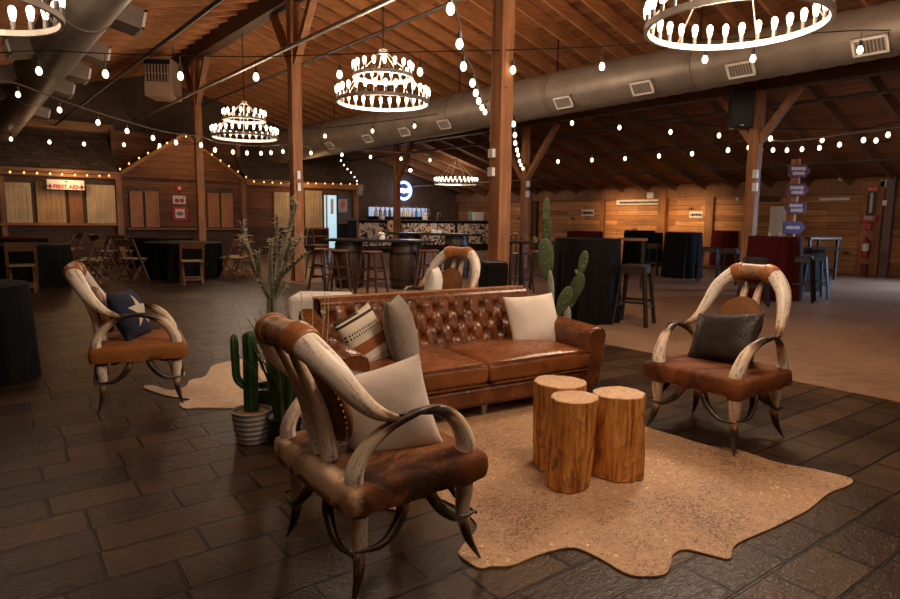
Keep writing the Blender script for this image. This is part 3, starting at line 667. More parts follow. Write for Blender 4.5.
p2=ata(885,203,AW-.55); MB().box((0,0,0),(.05,.09,.14)).build('outlet_box',M['white'],loc=(AW-.56,p2.y,p2.z),label='white outlet box on the dark steel column at far right',cat='outlet box')
# arrow sign post
sp=atd(790,233,13.6); spx,spy=sp.x,sp.y; yaw=math.radians(-39)
r=empty('direction_post',(spx,spy,0),yaw,'rustic log post carrying four purple arrow signs','sign post')
MB().tube(spline([(0,0,0),(.02,0,.7),(-.01,0,1.4),(.02,0,2.0),(0,0,2.68)],5),.095,14).build('log_shaft',M['post'],r,smooth=True)
purple=plain('purple_brown_sign',(.16,.07,.11),.55,0,.15); pblue=plain('blue_purple_sign',(.13,.11,.3),.55,0,.12); lett=plain('pale_lettering',(.78,.72,.85),.6,0,.03)
def arrow(py,left,rows,mat,seed,dx=0,w=.42):
    z=atd(791,py,13.6).z-0.0; h=.26
    s=-1 if left else 1; pts=[(-w/2*s,-h/2),(w*.32*s,-h/2),(w*.32*s,-h*.6),(w*.62*s,0),(w*.32*s,h*.6),(w*.32*s,h/2),(-w/2*s,h/2)]
    if left: pts=pts[::-1]
    o=MB().prism(pts,-.02,.02,M=Matrix.Translation((dx,-.13,z))@UP).build('arrow_board',mat,r,bevel=.004)
    rn=random.Random(seed); mb=MB()
    for k in range(rows):
        zz=z+h*(.18 if rows>1 else 0)-h*.38*k; y=-w*.38
        if k: y+=w*.08
        while y<w*.28:
            q=w*.07*rn.uniform(.8,1.3); hh=h*.14*rn.uniform(.8,1.1); mb.bb(dx+y,dx+y+q*.82,-.156,-.15,zz-hh,zz+hh); y+=q
    mb.build('lettering',lett,o)
arrow(172,False,2,purple,1); arrow(190.5,False,2,purple,2,.0); arrow(208,True,2,purple,3,.02); arrow(227.5,False,1,pblue,4,-.02)
# ------------------------------------------------------------------ chandeliers
def edison():
    mb=MB(); mb.lathe([(0,.0),(.02,0),(.02,.075),(0,.075)],8,mi=0); return mb.mesh('bulb_holder',M['clear'],True)
def edison_glass():
    return MB().lathe([(.012,.075),(.02,.09),(.028,.135),(.031,.16),(.025,.185),(.012,.198),(0,.2)],10).mesh('glass',M['bulbs'],True)
HOLD=edison(); GLASS=edison_glass()
def chandelier(c,label,R1=.79,n1=30,R2=None,n2=18,dz=.36,rot=0.0,hz=None,bulb=1.0):
    r=empty('ring_chandelier',c,rot,label,'chandelier'); hz=hz or (roofz(c[0])-c[2]-.25)
    def tier(R,z,n):
        ro=MB().ring(R,.035,.055,z,48).build('ring',M['ringm'],r)
        for i in range(n):
            t=2*PI*i/n; h=inst('bulb_holder',HOLD,r,(R*math.cos(t),R*math.sin(t),z+.05)); h.scale=(bulb,)*3; inst('glass',GLASS,h)
    tier(R1,0,n1); top=.9
    if R2: tier(R2,dz,n2); top=dz+.42
    a=R2 or R1
    for i in range(6):
        t=2*PI*i/6+.2
        if R2: MB().cyl((R1*math.cos(t),R1*math.sin(t),.03),(R2*math.cos(t),R2*math.sin(t),dz+.02),.007,n=6).build('tie_rod',M['pipe'],r)
        MB().cyl((a*math.cos(t),a*math.sin(t),(dz if R2 else 0)+.03),(.05*math.cos(t),.05*math.sin(t),top),.008,n=6).build('tie_rod',M['pipe'],r)
    MB().cyl((0,0,top-.03),(0,0,top+.03),.07,n=12).build('hub',M['ringm'],r)
    MB().cyl((0,0,top),(0,0,hz),.01,n=6).build('suspension_cable',M['iron'],r)
    return r
c1=ata(383,104,5.75); c2=ata(245,138.5,5.75); c3=atd(734.5,28,5.55)
CH=[]
chandelier(c1,'two-tier ring chandelier with lit bulbs left of the thick middle post',.745,30,.475,18,dz=.40); CH.append(c1)
chandelier(c2,'smaller-looking two-tier ring chandelier farther back, in front of the gable',.745,30,.475,18,dz=.40); CH.append(c2)
chandelier(c3,'big ring chandelier at the top right edge of the photo',.755,32,.48,18,dz=.40); CH.append(c3)
z4=5.4; c4_=atd(-40,11,z4); chandelier(c4_,'ring chandelier cut off by the upper left corner of the photo',.76,26,.48,16,bulb=1.2); CH.append(c4_)
c5=atd(456,184.5,23.5); chandelier(c5,'distant single-ring chandelier hanging above the bar',.8,30,None); CH.append(c5)
# ------------------------------------------------------------------ string lights
SOCK=MB().cyl((0,0,.0),(0,0,.075),.021,n=8).mesh('socket',M['black'],True)
GLB=MB().lathe([(0,-.105),(.02,-.1),(.037,-.075),(.04,-.05),(.032,-.02),(.02,.0),(0,.0)],10).mesh('bulb',M['bulb'],True)
def string(name_lab,bulbs,cable=None,drop=.13,sc=1.0,sag=0.0,rad=.012,mat=None,group=None):
    """bulbs: world positions of the bulb glass; cable: optional extra ends"""
    B=[Vector(b) for b in bulbs]; c=B[len(B)//2].copy(); c.z=0
    r=empty('string_light',(c.x,c.y,0),0,name_lab,'string lights',group)
    P=[b+Vector((0,0,drop)) for b in B]
    pts=([Vector(cable[0])] if cable and cable[0] is not None else [])+P+([Vector(cable[1])] if cable and cable[1] is not None else [])
    pts=[p-c for p in pts]
    MB().tube(spline(pts,3),rad,5).build('cable',mat or M['iron'],r,smooth=True)
    for b,p in zip(B,P):
        o=inst('bulb',GLB,r,b-c+Vector((0,0,.05*sc))); o.scale=(sc,)*3; s=inst('socket',SOCK,o)
        if drop-.12*sc>.03: MB().cyl((0,0,.07),(0,0,(drop-.05*sc)/sc),.004,n=4).build('drop_wire',M['iron'],o)
    return r
def P_(l,Z): 
    out=[]
    for i,(x,y) in enumerate(l):
        z=Z if not hasattr(Z,'__len__') else Z[0]+(Z[1]-Z[0])*i/(len(l)-1)
        out.append(atd(x,y,z))
    return out
string('main string of big bulbs spanning the whole photo in front of the thick post',P_([(39,71),(105.5,74),(180.5,76),(256,77),(339.5,74.5),(420,72),(513,70),(602,66.5),(705,59.5),(753,58.5),(860,50)],[7.6,7.9]),(atd(-20,55,7.6),atd(990,33,7.9)),drop=.24,sc=.92,rad=.007)
string('string of bulbs running away from above the sofa to the thick middle post',P_([(450.5,9),(459.5,44),(463.5,66.5),(472.5,83),(475.8,93),(478.7,101),(482,107.5),(485,112)],[3.9,8.1])+[],(atd(446,-40,3.3),Vector((5.6,5.82,2.95))),drop=.12,sc=.68,rad=.008,mat=M['pipe'])
string('string of bulbs hanging between the thick middle post and the slim post right of it',P_([(513.5,124),(515,135),(515.2,143),(517,150),(518.2,155),(519.5,161),(521,165),(523,168.5)],[9.2,16.4]),(Vector((5.74,6.08,2.95)),Vector((12.22,11.9,2.75))),drop=.12,sc=.8,rad=.01)
string('string of bulbs crossing under the big duct from the bar to the right edge',P_([(325,136),(372.5,131),(414.5,126),(462.5,119.5),(523,116.5),(572,123),(619.5,127.5),(670.5,132),(719,135.5),(770.5,138.5),(822,140),(863.5,140),(888,134.8)],[15.8,11.2]),(atd(280,128,16),atd(960,110,10.6)),drop=.2,sc=.95,rad=.01)
string('farther string of small bulbs between the slim post and the loudspeaker post',P_([(527.5,162),(558,161.5),(592,160),(625,158.5),(659,156),(692,153.7),(728,150.2),(749,147.5)],[17.2,12.2]),(None,None),drop=.16,sc=.95,rad=.01)
string('string of small bulbs sagging from the loudspeaker post to the right edge',P_([(761,149.2),(773,150),(787,150.2),(802,149.2),(819.5,147.8),(839.5,144.6),(876,140.5)],[12.6,11.0]),(atd(756,141,12.6),atd(930,122,10.6)),drop=.18,sc=.85,rad=.02,mat=M['pipe'])
string('string of bulbs falling from the left duct past the tall cactus post to the bar',P_([(18,94.5),(59.5,110),(98,122.5),(127,131),(153,138),(176,142.5),(201,145),(215,150),(233,152),(247,153),(261,153.3),(271,152.8),(283,151.5),(311,153),(342,154.8),(370.5,157),(401,158.7),(430,160.2)],[9.5,17.0]),(atd(-10,80,9.2),None),drop=.16,sc=.85,rad=.012,mat=M['pipe'])
string('low row of bulbs in front of the awning over the first aid window',P_([(11,139),(49.5,142),(84,144),(124,144.7),(159.5,145.5)],[15.5,16.5]),(atd(-20,135,15.5),atd(199,144,16.8)),drop=.14,sc=.95,rad=.008)
string('row of small amber bulbs along the fascia over the first aid window',[atl(x,y,BY-.38) for x,y in ((10,172),(24,172.6),(37,173),(50,173.6),(62,174.2),(75,174.8),(87,175.2),(99.5,175.8),(109,175.5))],None,drop=.03,sc=.62,rad=.01)
def amber(o):
    for b in o.children:
        if b.name.startswith('bulb'): b.data=GLA
GLA=GLB.copy(); GLA.materials.clear(); GLA.materials.append(M['bulbw'])
amber(bpy.data.objects[[o.name for o in bpy.data.objects if o.get('label')=='row of small amber bulbs along the fascia over the first aid window'][0]])
s=string('amber bulbs climbing the left slope of the gable',[atl(x,y,BY-.3) for x,y in ((120,169),(129,163.5),(139,158),(148,153),(158,148),(167,143),(176,138))],None,drop=.03,sc=.62,rad=.01); amber(s)
s=string('amber bulbs descending the right slope of the gable',[atl(x,y,BY-.3) for x,y in ((186,136.5),(195,142.5),(212,154.5),(220.5,160.5),(229,166),(238,171.5),(246,177))],None,drop=.03,sc=.62,rad=.01); amber(s)
s=string('row of amber bulbs along the fascia right of the gable',[atl(x,y,BY-.38) for x,y in ((254,181.5),(264,182),(272.5,182.5),(281,183),(290,183),(308,183.3),(316,183.3),(325,183.4),(333,183.6),(341,183.7),(350,183.8),(357,184))],None,drop=.03,sc=.62,rad=.01); amber(s)
string('short chain of tiny bulbs dropping to the right end of the fascia',P_([(341,160.5),(344,165),(347.5,169),(351,172.6),(354.5,177),(357,181)],[18.5,19.8]),None,drop=.1,sc=.5,rad=.01)
# ------------------------------------------------------------------ lamps
def point(name,loc,e,col=(1,.66,.36),rad=.35):
    l=bpy.data.lights.new(name,'POINT'); l.energy=e; l.color=col; l.shadow_soft_size=rad; o=bpy.data.objects.new(name,l); C.objects.link(o); o.location=loc; return o
def area(name,loc,tgt,e,col,sx,sy):
    l=bpy.data.lights.new(name,'AREA'); l.shape='RECTANGLE'; l.size=sx; l.size_y=sy; l.energy=e; l.color=col; o=bpy.data.objects.new(name,l); C.objects.link(o); o.location=loc
    o.rotation_euler=(Vector(tgt)-Vector(loc)).to_track_quat('-Z','Y').to_euler(); return o
# ------------------------------------------------------------------ foreground furniture
M['horn']=horn_mat('cream_horn',.86); M['hornleg']=horn_mat('leg_horn',.58); M['horndark']=horn_mat('dark_brace_horn',.14); M['hornarm']=horn_mat('arm_horn',.5)
M['tan_leather']=leather_mat('tan_wrap_leather',(.25,.085,.024),(.44,.17,.055),.42,8)
M['pad_leather']=leather_mat('brown_pad_leather',(.13,.05,.018),(.22,.09,.032),.5,9)
M['wrap_mid']=leather_mat('mottled_wrap_hide',(.17,.07,.025),(.46,.26,.13),.5,16)
M['stud']=plain('pale_stitch',(.6,.45,.28),.4,.3)
def seat_mesh(x0,x1,y0,y1,z0,z1,seed):
    nx,ny=18,18; mb=MB()
    def pt(u,v,z):
        # rounded rectangle with soft edges
        a,b=2*u-1,2*v-1; 
        x=(x0+x1)/2+(x1-x0)/2*a; y=(y0+y1)/2+(y1-y0)/2*b; return Vector((x,y,z))
    rn=lambda p:mnoise.noise(Vector(p)*7+Vector((seed,0,0)))
    vs=[];fs=[]
    prof=[(0,0,.02),(0.0,.25,.0),(0,.6,-.003),(0.0,.85,.005),(.0,1,.025)]
    # side rings then top grid
    def ring(inset,z,n=128):
        out=[]
        for k in range(n):
            t=2*PI*k/n; c,s=math.cos(t),math.sin(t); e=26
            q=(abs(c)**e+abs(s)**e)**(-1/e); hx=(x1-x0)/2-inset; hy=(y1-y0)/2-inset
            p=Vector(((x0+x1)/2+c*q*hx,(y0+y1)/2+s*q*hy,z)); out.append(p+Vector((c,s,0))*.008*rn(p))
        return out
    h=z1-z0; rings=[ring(.02,z0+.002),ring(.002,z0+.008),ring(-.004,z0+h*.4),ring(-.002,z0+h*.75),ring(.003,z1-.01),ring(.018,z1),ring(.09,z1+.010),ring(.17,z1+.014),ring(.24,z1+.016)]
    n=128
    for R in rings: vs+=R
    for i in range(len(rings)-1):
        for k in range(n): fs.append((i*n+k,i*n+(k+1)%n,(i+1)*n+(k+1)%n,(i+1)*n+k))
    fs.append(tuple((len(rings)-1)*n+k for k in range(n))); fs.append(tuple(range(n))[::-1])
    for v in vs:
        if v.z<z0+.02: v.z-=.012*abs(rn((v.x*2,v.y*2,0)))
    return mb.add(vs,fs)
def taper(n,r0,r1,k=1.0): return [r1+(r0-r1)*(1-i/(n-1))**k for i in range(n)]
def horn(mb_pts,r0,n=6,r1=.005,k=.75,seg=14,mid=None):
    P=spline(mb_pts,n); N_=len(P); rr=[]
    for i in range(N_):
        t=i/(N_-1); rr.append(max(r1,r0*(1-t**1.9)**(k+.1)*(1+.025*math.sin(9*t))))
    return MB().tube(P,rr,seg,flat=.92)
def horn_chair(label,loc,yaw,seatmat,wrapmat=None,group=None,trim=None,adz=0.0,asp=1.0):
    r=empty('horn_armchair',loc,yaw,label,'chair',group)
    def up_(L): return [(x,y*(asp+(1-asp)*max(0,min(1,(.7-z)/.07))),z+adz*max(0,min(1,(z-.64)/.25))) for x,y,z in L]
    X0,X1,Y0,Y1,Z0,Z1=-.297,.297,-.322,.322,.333,.437
    s=seat_mesh(X0,X1,Y0,Y1,Z0,Z1,loc[0]).build('seat',seatmat,r,smooth=60)
    for sx in (1,-1):
        for sy in (1,-1):
            b=(.225*sx,.25*sy); va=1+.35*math.sin(3*sx+5*sy+7*loc[0])
            pts=[(b[0],b[1],.36),(b[0]+.004*sx,b[1]+.004*sy,.28),(b[0]-.002*sx,b[1]+.003*sy,.19),(b[0]+.012*sx*va,b[1]+.02*sy,.09),(b[0]+.045*sx*va,b[1]+.05*sy,.004)]
            horn(pts,.037).build('leg',M['hornleg'],r,smooth=True)
            MB().tube([(b[0],b[1],.312),(b[0],b[1],.345)],[.042,.046],14).build('leg_collar',M['pad_leather'],r,smooth=True)
            # curved braces from under the seat to the leg
            horn([(b[0]*.22,b[1]+.01*sy,.345),(b[0]*.36,b[1]+.035*sy,.27),(b[0]*.7,b[1]+.048*sy,.205),(b[0]+.035*sx,b[1]+.04*sy,.2)],.024).build('brace_horn',M['horndark'],r,smooth=True)
            horn([(b[0]+.01*sx,b[1]*.22,.345),(b[0]+.035*sx,b[1]*.38,.265),(b[0]+.048*sx,b[1]*.74,.195),(b[0]+.04*sx,b[1]+.035*sy,.188)],.024).build('brace_horn',M['horndark'],r,smooth=True)
    for sy in (1,-1):
        horn([(.228,.247*sy,.415),(.226,.258*sy,.475),(.172,.27*sy,.567),(.083,.29*sy,.628),(-.02,.308*sy,.647),(-.1,.312*sy,.65)],.041,k=1.0).build('arm_horn',M['hornarm'],r,smooth=True)
        horn([(-.25,.268*sy,.415),(-.251,.274*sy,.475),(-.214,.279*sy,.543),(-.136,.298*sy,.61),(-.024,.324*sy,.652),(.06,.318*sy,.655)],.034,k=.9).build('arm_horn',M['hornarm'],r,smooth=True)
        horn(up_([(-.37,.09*sy,.927),(-.362,.155*sy,.912),(-.318,.25*sy,.84),(-.265,.293*sy,.755),(-.2,.306*sy,.686),(-.125,.306*sy,.645),(-.06,.312*sy,.632)]),.052,seg=18,k=.85).build('arch_horn',M['horn'],r,smooth=True)
        MB().tube(spline(up_([(-.37,.085*sy,.928),(-.366,.12*sy,.922),(-.357,.158*sy,.908)]),4),[.055,.059,.06,.059,.06,.06,.059,.058,.054],20).build('wrap_band',wrapmat or M['tan_leather'],r,smooth=50)
        horn(up_([(-.225,.043*sy,.42),(-.24,.05*sy,.52),(-.275,.055*sy,.65),(-.33,.052*sy,.79),(-.365,.06*sy,.86),(-.385,.1*sy,.905)]),.033,k=.65).build('spindle_horn',M['horn'],r,smooth=True)
    MB().tube(spline(up_([(-.37,-.1,.926),(-.372,-.05,.931),(-.372,0,.929),(-.372,.05,.931),(-.37,.1,.926)]),4),[.052,.053,.051,.049,.048,.048,.048,.049,.048,.049,.048,.048,.048,.049,.051,.053,.052],20).build('arch_wrap',wrapmat or M['wrap_mid'],r,smooth=True)
    # oval back pad
    pad=MB(); n=32; R=Matrix.Rotation(math.radians(-18),3,'Y'); c=Vector((-.215,0,.655+adz*.4)); vs=[];fs=[]
    rings=[(0,.035),(.6,.034),(.85,.026),(.97,.012),(1.0,0),(.97,-.012),(.85,-.02),(0.5,-.022),(0,-.022)]
    for q,x in rings:
        for k in range(n):
            t=2*PI*k/n; vs.append(c+R@Vector((x,.155*q*math.cos(t),.17*q*math.sin(t))))
    for i in range(len(rings)-1):
        for k in range(n): fs.append((i*n+k,i*n+(k+1)%n,(i+1)*n+(k+1)%n,(i+1)*n+k))
    po=pad.add(vs,fs).build('back_pad',trim or M['pad_leather'],r,smooth=60)
    mb=MB()
    for k in range(44):
        t=2*PI*k/44
        mb.sphere(c+R@Vector((-.014,.152*math.cos(t),.167*math.sin(t))),.0045,6)
    mb.build('stud_trim',M['stud'],po)
    return r
S_N0=hide_mat('brindle_hide',[(.34,(.018,.008,.004)),(.46,(.06,.022,.008)),(.55,(.17,.062,.02)),(.66,(.27,.115,.045)),(.78,(.45,.26,.14))],5.5,(1,1,1.4))
def near_hide():
    mt=S_N0; nt=mt.node_tree; bs=nt.nodes['Principled BSDF']; src=bs.inputs['Base Color'].links[0].from_socket
    t=N(nt,'ShaderNodeTexCoord'); sp=N(nt,'ShaderNodeSeparateXYZ'); nt.links.new(t.outputs['Object'],sp.inputs[0]); n=noise(nt,t.outputs['Object'],6,4,.6,1)
    e=math_(nt,'ADD',math_(nt,'MULTIPLY',sp.outputs[0],-1),math_(nt,'MULTIPLY',math_(nt,'SUBTRACT',n,.5),.12)); m1=ramp(nt,e,[(.255,(0,0,0)),(.285,(1,1,1))])
    col=mixc(nt,m1,src,ramp(nt,n,[(.35,(.3,.15,.07)),(.55,(.6,.4,.25))])); f=math_(nt,'ADD',sp.outputs[0],math_(nt,'MULTIPLY',math_(nt,'SUBTRACT',n,.5),.3)); m2=ramp(nt,f,[(.12,(0,0,0)),(.2,(1,1,1))])
    col=mixc(nt,math_(nt,'MULTIPLY',m2,.7),col,(.2,.055,.013)); nt.links.new(col,bs.inputs['Base Color']); return mt
S_N=near_hide()
S_L=hide_mat('orange_tan_hide',[(.3,(.24,.08,.016)),(.7,(.36,.135,.033))],3)
S_R=hide_mat('rust_brown_hide',[(.36,(.045,.013,.004)),(.5,(.16,.048,.012)),(.68,(.25,.085,.024))],3.2)
S_S=hide_mat('brown_hide_far',[(.3,(.2,.075,.025)),(.7,(.3,.13,.05))],3)
PADR=hide_mat('brown_fur_pad',[(.3,(.12,.045,.014)),(.7,(.26,.11,.04))],6)
W_S=leather_mat('orange_wrap',(.38,.13,.035),(.5,.2,.06),.5)
yN=-.03; CN=(1.262,1.985,0)
horn_chair('longhorn armchair nearest the camera, brindle hide seat, white pillow on it',CN,yN,S_N,adz=-.02)
yR=3.096; CR=(3.654,1.884,0)
horn_chair('longhorn armchair at the right with a dark leather pillow',CR,yR,S_R,trim=PADR,adz=.065,asp=.84)
yL=-.214; CL=(1.045,4.803,0)
horn_chair('longhorn armchair at the left with orange tan seat and a navy star pillow',CL,yL,S_L)
yS=math.radians(192)
aS=atd(459.5,252.5,6.1); fS=Vector((math.cos(yS),math.sin(yS),0)); CS=aS+fS*.372; CS.z=0
horn_chair('longhorn armchair seen over the back of the brown sofa',CS,yS,S_S,wrapmat=W_S,trim=PADR,adz=.06,asp=.95)
# ------------------------------------------------------------------ pillows
def pillow_pts(w,h,t,n=16):
    def f(u,v):
        a,b=2*u-1,2*v-1
        k=(1-abs(a)**2.6)*(1-abs(b)**2.6); th=t/2*max(0,k)**.52
        x=a*w/2*(1-.07*(1-b*b)*(abs(a)))*1.0; z=b*h/2*(1-.07*(1-a*a)*abs(b))
        return x,z,th
    return f
def pillow(label,center,u,v,w,h,t,mats,name='throw_pillow',cat='pillow',pat=None,group=None):
    """u: direction of the width, v: direction of the height; the front faces v x u reversed"""
    U=Vector(u).normalized(); V=Vector(v); V=(V-U*V.dot(U)).normalized(); Nn=U.cross(V)
    f=pillow_pts(w,h,t); n=28; mb=MB()
    for s in (1,-1):
        vs=[];fs=[];ms=[]
        for i in range(n+1):
            for j in range(n+1):
                x,z,th=f(.5+.5*math.sin(PI*(i/n-.5)),.5+.5*math.sin(PI*(j/n-.5))); wr_=.004*mnoise.noise(Vector((x*14,z*14,s*3+center[0]))); vs.append((x,-s*(th+wr_*(th>.005)),z))
        for i in range(n):
            for j in range(n):
                q=(i*(n+1)+j,(i+1)*(n+1)+j,(i+1)*(n+1)+j+1,i*(n+1)+j+1); fs.append(q if s==1 else q[::-1])
        mb.add(vs,fs)
    o=mb.build(name,mats,label=label,cat=cat,group=group,smooth=True)
    R=Matrix((U,-Nn,V)).transposed().to_4x4(); R.translation=Vector(center); o.matrix_world=R
    return o
M['cream']=cloth_mat('cream_cotton',(.76,.66,.57)); M['cream2']=cloth_mat('oatmeal_cotton',(.72,.62,.54)); M['greyv']=cloth_mat('grey_velvet',(.2,.155,.12),.8,60,.5,.25,.3)
M['whitep']=cloth_mat('off_white_cotton',(.85,.78,.7))
M['darkl']=leather_mat('black_brown_leather',(.012,.008,.006),(.038,.027,.02),.42,8,.5)
M['navy']=cloth_mat('navy_cloth',(.016,.02,.045)); M['darkl'].node_tree.nodes['Principled BSDF'].inputs['Specular IOR Level'].default_value=.22; M['starc']=cloth_mat('pale_star_cloth',(.6,.52,.42))
def striped():
    mt,nt,bs=nm('striped_woven_cloth'); t=N(nt,'ShaderNodeTexCoord'); sp=N(nt,'ShaderNodeSeparateXYZ'); nt.links.new(t.outputs['Object'],sp.inputs[0])
    cr=(.68,.58,.46); bk=(.03,.025,.02); rs=(.3,.1,.03)
    z=math_(nt,'ADD',math_(nt,'MULTIPLY',sp.outputs[2],2.2),.5)
    base=ramp(nt,z,[(0,cr),(.10,bk),(.135,cr),(.18,(.5,.4,.3)),(.26,cr),(.36,rs),(.52,cr),(.66,cr),(.80,cr),(.835,bk),(.875,cr)],'CONSTANT')
    # little dashes in one band
    band=math_(nt,'MULTIPLY',math_(nt,'GREATER_THAN',z,.6),math_(nt,'LESS_THAN',z,.72)); d=math_(nt,'GREATER_THAN',math_(nt,'SINE',math_(nt,'MULTIPLY',sp.outputs[0],330)),.1)
    d2=math_(nt,'GREATER_THAN',math_(nt,'SINE',math_(nt,'MULTIPLY',z,120)),-.3)
    col=mixc(nt,math_(nt,'MULTIPLY',band,math_(nt,'MULTIPLY',d,d2)),base,bk); blk=math_(nt,'MULTIPLY',math_(nt,'GREATER_THAN',z,.9),math_(nt,'LESS_THAN',sp.outputs[0],.03))
    col=mixc(nt,blk,col,bk)
    nt.links.new(col,bs.inputs['Base Color']); bs.inputs['Roughness'].default_value=.95; bump(nt,bs,noise(nt,t.outputs['Object'],160,2),.3,.004); return mt
M['stripe']=striped()
# ------------------------------------------------------------------ sofa
M['sofa']=leather_mat('chestnut_leather',(.08,.023,.006),(.22,.07,.019),.27,7,.3)
M['sofaseat']=leather_mat('chestnut_seat_leather',(.135,.042,.01),(.3,.1,.026),.25,5,.34)
M['piping']=leather_mat('light_piping',(.3,.13,.055),(.4,.19,.09),.35,9)
M['nail']=plain('pewter_nailhead',(.35,.33,.36),.3,.9)
SD=Vector((.9915,-.130,0)).normalized(); SN=Vector((-SD.y,SD.x,0)); SO=Vector((1.74,3.062,.008))   # front-left corner on the floor
sy=math.atan2(SD.y,SD.x); SLN=2.01; SDP=.86
sofa=empty('tufted_sofa',SO,sy,'brown tufted leather sofa with two seat cushions and throw pillows','sofa')
AWD=.15
# base
MB().bb(.03,SLN-.03,.035,SDP-.04,.07,.215).build('base_frame',M['sofa'],sofa,bevel=.02)
MB().bb(.05,SLN-.05,.018,.05,.09,.2).build('front_rail',M['sofa'],sofa,bevel=.014)
def cushion(x0,x1,y0,y1,z0,z1,crown):
    n,mx=24,20; vs=[];fs=[];mb=MB()
    def rr(u):  # soft edge profile 0..1
        d=min(u,1-u)*2; return 1-(1-min(1,d*2.6))**3
    for s in (1,-1):
        vs=[];fs=[]
        for i in range(n+1):
            for j in range(mx+1):
                u,v=i/n,j/mx; e=(1-abs(2*u-1)**6)*(1-abs(2*v-1)**6); k=max(0,e)**.4
                zz=(z0+z1)/2+s*((z1-z0)/2*(.72+.28*k) if True else 0)+ (crown*math.sin(PI*u)**.7*math.sin(PI*v)**.7 if s>0 else 0)
                zz+= .004*mnoise.noise(Vector((u*6+x0*3,v*6,0)))*(s>0)*k
                vs.append((x0+(x1-x0)*u+.012*(1-k)*(1 if u<.5 else -1)*0,y0+(y1-y0)*v,zz))
        for i in range(n):
            for j in range(mx): fs.append((i*(mx+1)+j,(i+1)*(mx+1)+j,(i+1)*(mx+1)+j+1,i*(mx+1)+j+1))
        mb.add(vs,fs)
    b=(n+1)*(mx+1); ed=[i*(mx+1) for i in range(n+1)]+[n*(mx+1)+j for j in range(1,mx+1)]+[i*(mx+1)+mx for i in range(n-1,-1,-1)]+[j for j in range(mx-1,0,-1)]
    fs=[(ed[i],ed[(i+1)%len(ed)],ed[(i+1)%len(ed)]+b,ed[i]+b) for i in range(len(ed))]
    vv=list(mb.v); mb.f+= [list(q) for q in fs]; mb.m+=[0]*len(fs); mb.uv+=[[(0,0)]*4]*len(fs)
    return mb
xm=SLN/2-.01
for x0,x1 in ((AWD+.005,xm-.004),(xm+.004,SLN-AWD+.03)):
    o=cushion(x0,x1,-.005,.66,.215,.372,.035).build('seat_cushion',M['sofaseat'],sofa,smooth=70,bevel=.022)
    mb=MB(); 
    for zz in (.366,.228):
        mb.tube([(x0+.012,-.007,zz),(x1-.012,-.007,zz)],.006,6)
    mb.build('piping',M['sofa'],o,smooth=True)
# tufted back
BX0,BX1=AWD-.03,SLN-AWD+.03; nx,nz=220,60; tilt=math.radians(17); zb0,zlen=.33,.40
TX=.138; TZ=.105; off=[]
def tuft(x,s):
    best=9; r0=s/TZ
    for k in (math.floor(r0)-1,math.floor(r0),math.floor(r0)+1,math.floor(r0)+2):
        if k<1 or k>3: continue
        sh=.5 if k%2 else 0
        for i in (math.floor(x/TX-sh),math.floor(x/TX-sh)+1):
            d=math.hypot(x-(i+sh)*TX,s-k*TZ); best=min(best,d)
    a=(x/TX+s/TZ*.5); b=(x/TX-s/TZ*.5); sh=.0
    da=abs((a-.0)%1-.0); da=min(da,1-da); db=abs(b%1); db=min(db,1-db)
    cr=min(da,db)*TX*.8; inb=1 if TZ*.6<s<TZ*3.4 else .35
    wr=.012*(mnoise.noise(Vector((x*26,s*7,1.3)))+.6*mnoise.noise(Vector((x*52,s*16,4.3))))
    return -.03*math.exp(-(best/.03)**2)-.013*inb*math.exp(-(cr/.011)**2)+.006*inb+wr*inb*.75
vs=[];fs=[]
for i in range(nx+1):
    x=BX0+(BX1-BX0)*i/nx
    for j in range(nz+1):
        v=j/nz; s=v*.46
        if s<.40: yy,zz=0,s; q=tuft(x-BX0,s)
        else:
            a=(s-.40)/.06*PI/2*1.0; yy=.045*(1-math.cos(a)); zz=.40+.045*math.sin(a); q=.004
        y=.64-q+ (zz*math.sin(tilt))+yy; z=zb0+zz*math.cos(tilt)*.98; vs.append((x,y,z))
for i in range(nx):
    for j in range(nz): fs.append((i*(nz+1)+j,(i+1)*(nz+1)+j,(i+1)*(nz+1)+j+1,i*(nz+1)+j+1))
mb=MB().add(vs,fs); ztop=vs[nz][2]; ytop=vs[nz][1]
# rear of the back: top shelf and outside panel
b0=len(mb.v); mb.add([(BX0,ytop,ztop),(BX1,ytop,ztop),(BX1,ytop+.09,ztop-.008),(BX0,ytop+.09,ztop-.008),(BX1,SDP+.02,.1),(BX0,SDP+.02,.1),(BX0,.64,.25),(BX1,.64,.25),(BX0,.64,zb0),(BX1,.64,zb0)],[(0,1,2,3),(3,2,4,5),(5,4,7,6),(6,7,9,8),(1,9,7,4,2),(0,3,5,6,8)])
bk=mb.build('tufted_backrest',M['sofa'],sofa,smooth=60)
BTN=MB().sphere((0,0,0),.011,8,sc=(1,.6,1)).mesh('tuft_button',M['sofa'],True)
for k in (1,2,3):
    sh=.5 if k%2 else 0; i=0
    while (i+sh)*TX<BX1-BX0-.03:
        x=(i+sh)*TX
        if x>.03:
            s=k*TZ; y=.64+s*math.sin(tilt)+.03; z=zb0+s*math.cos(tilt)*.98; inst('tuft_button',BTN,bk,(BX0+x,y-.004,z))
        i+=1
MB().tube([(BX0,ytop+.005,ztop+.003),(BX1,ytop+.005,ztop+.003)],.009,8).tube([(BX0,ytop+.092,ztop-.004),(BX1,ytop+.092,ztop-.004)],.009,8).build('piping',M['piping'],bk,smooth=True)
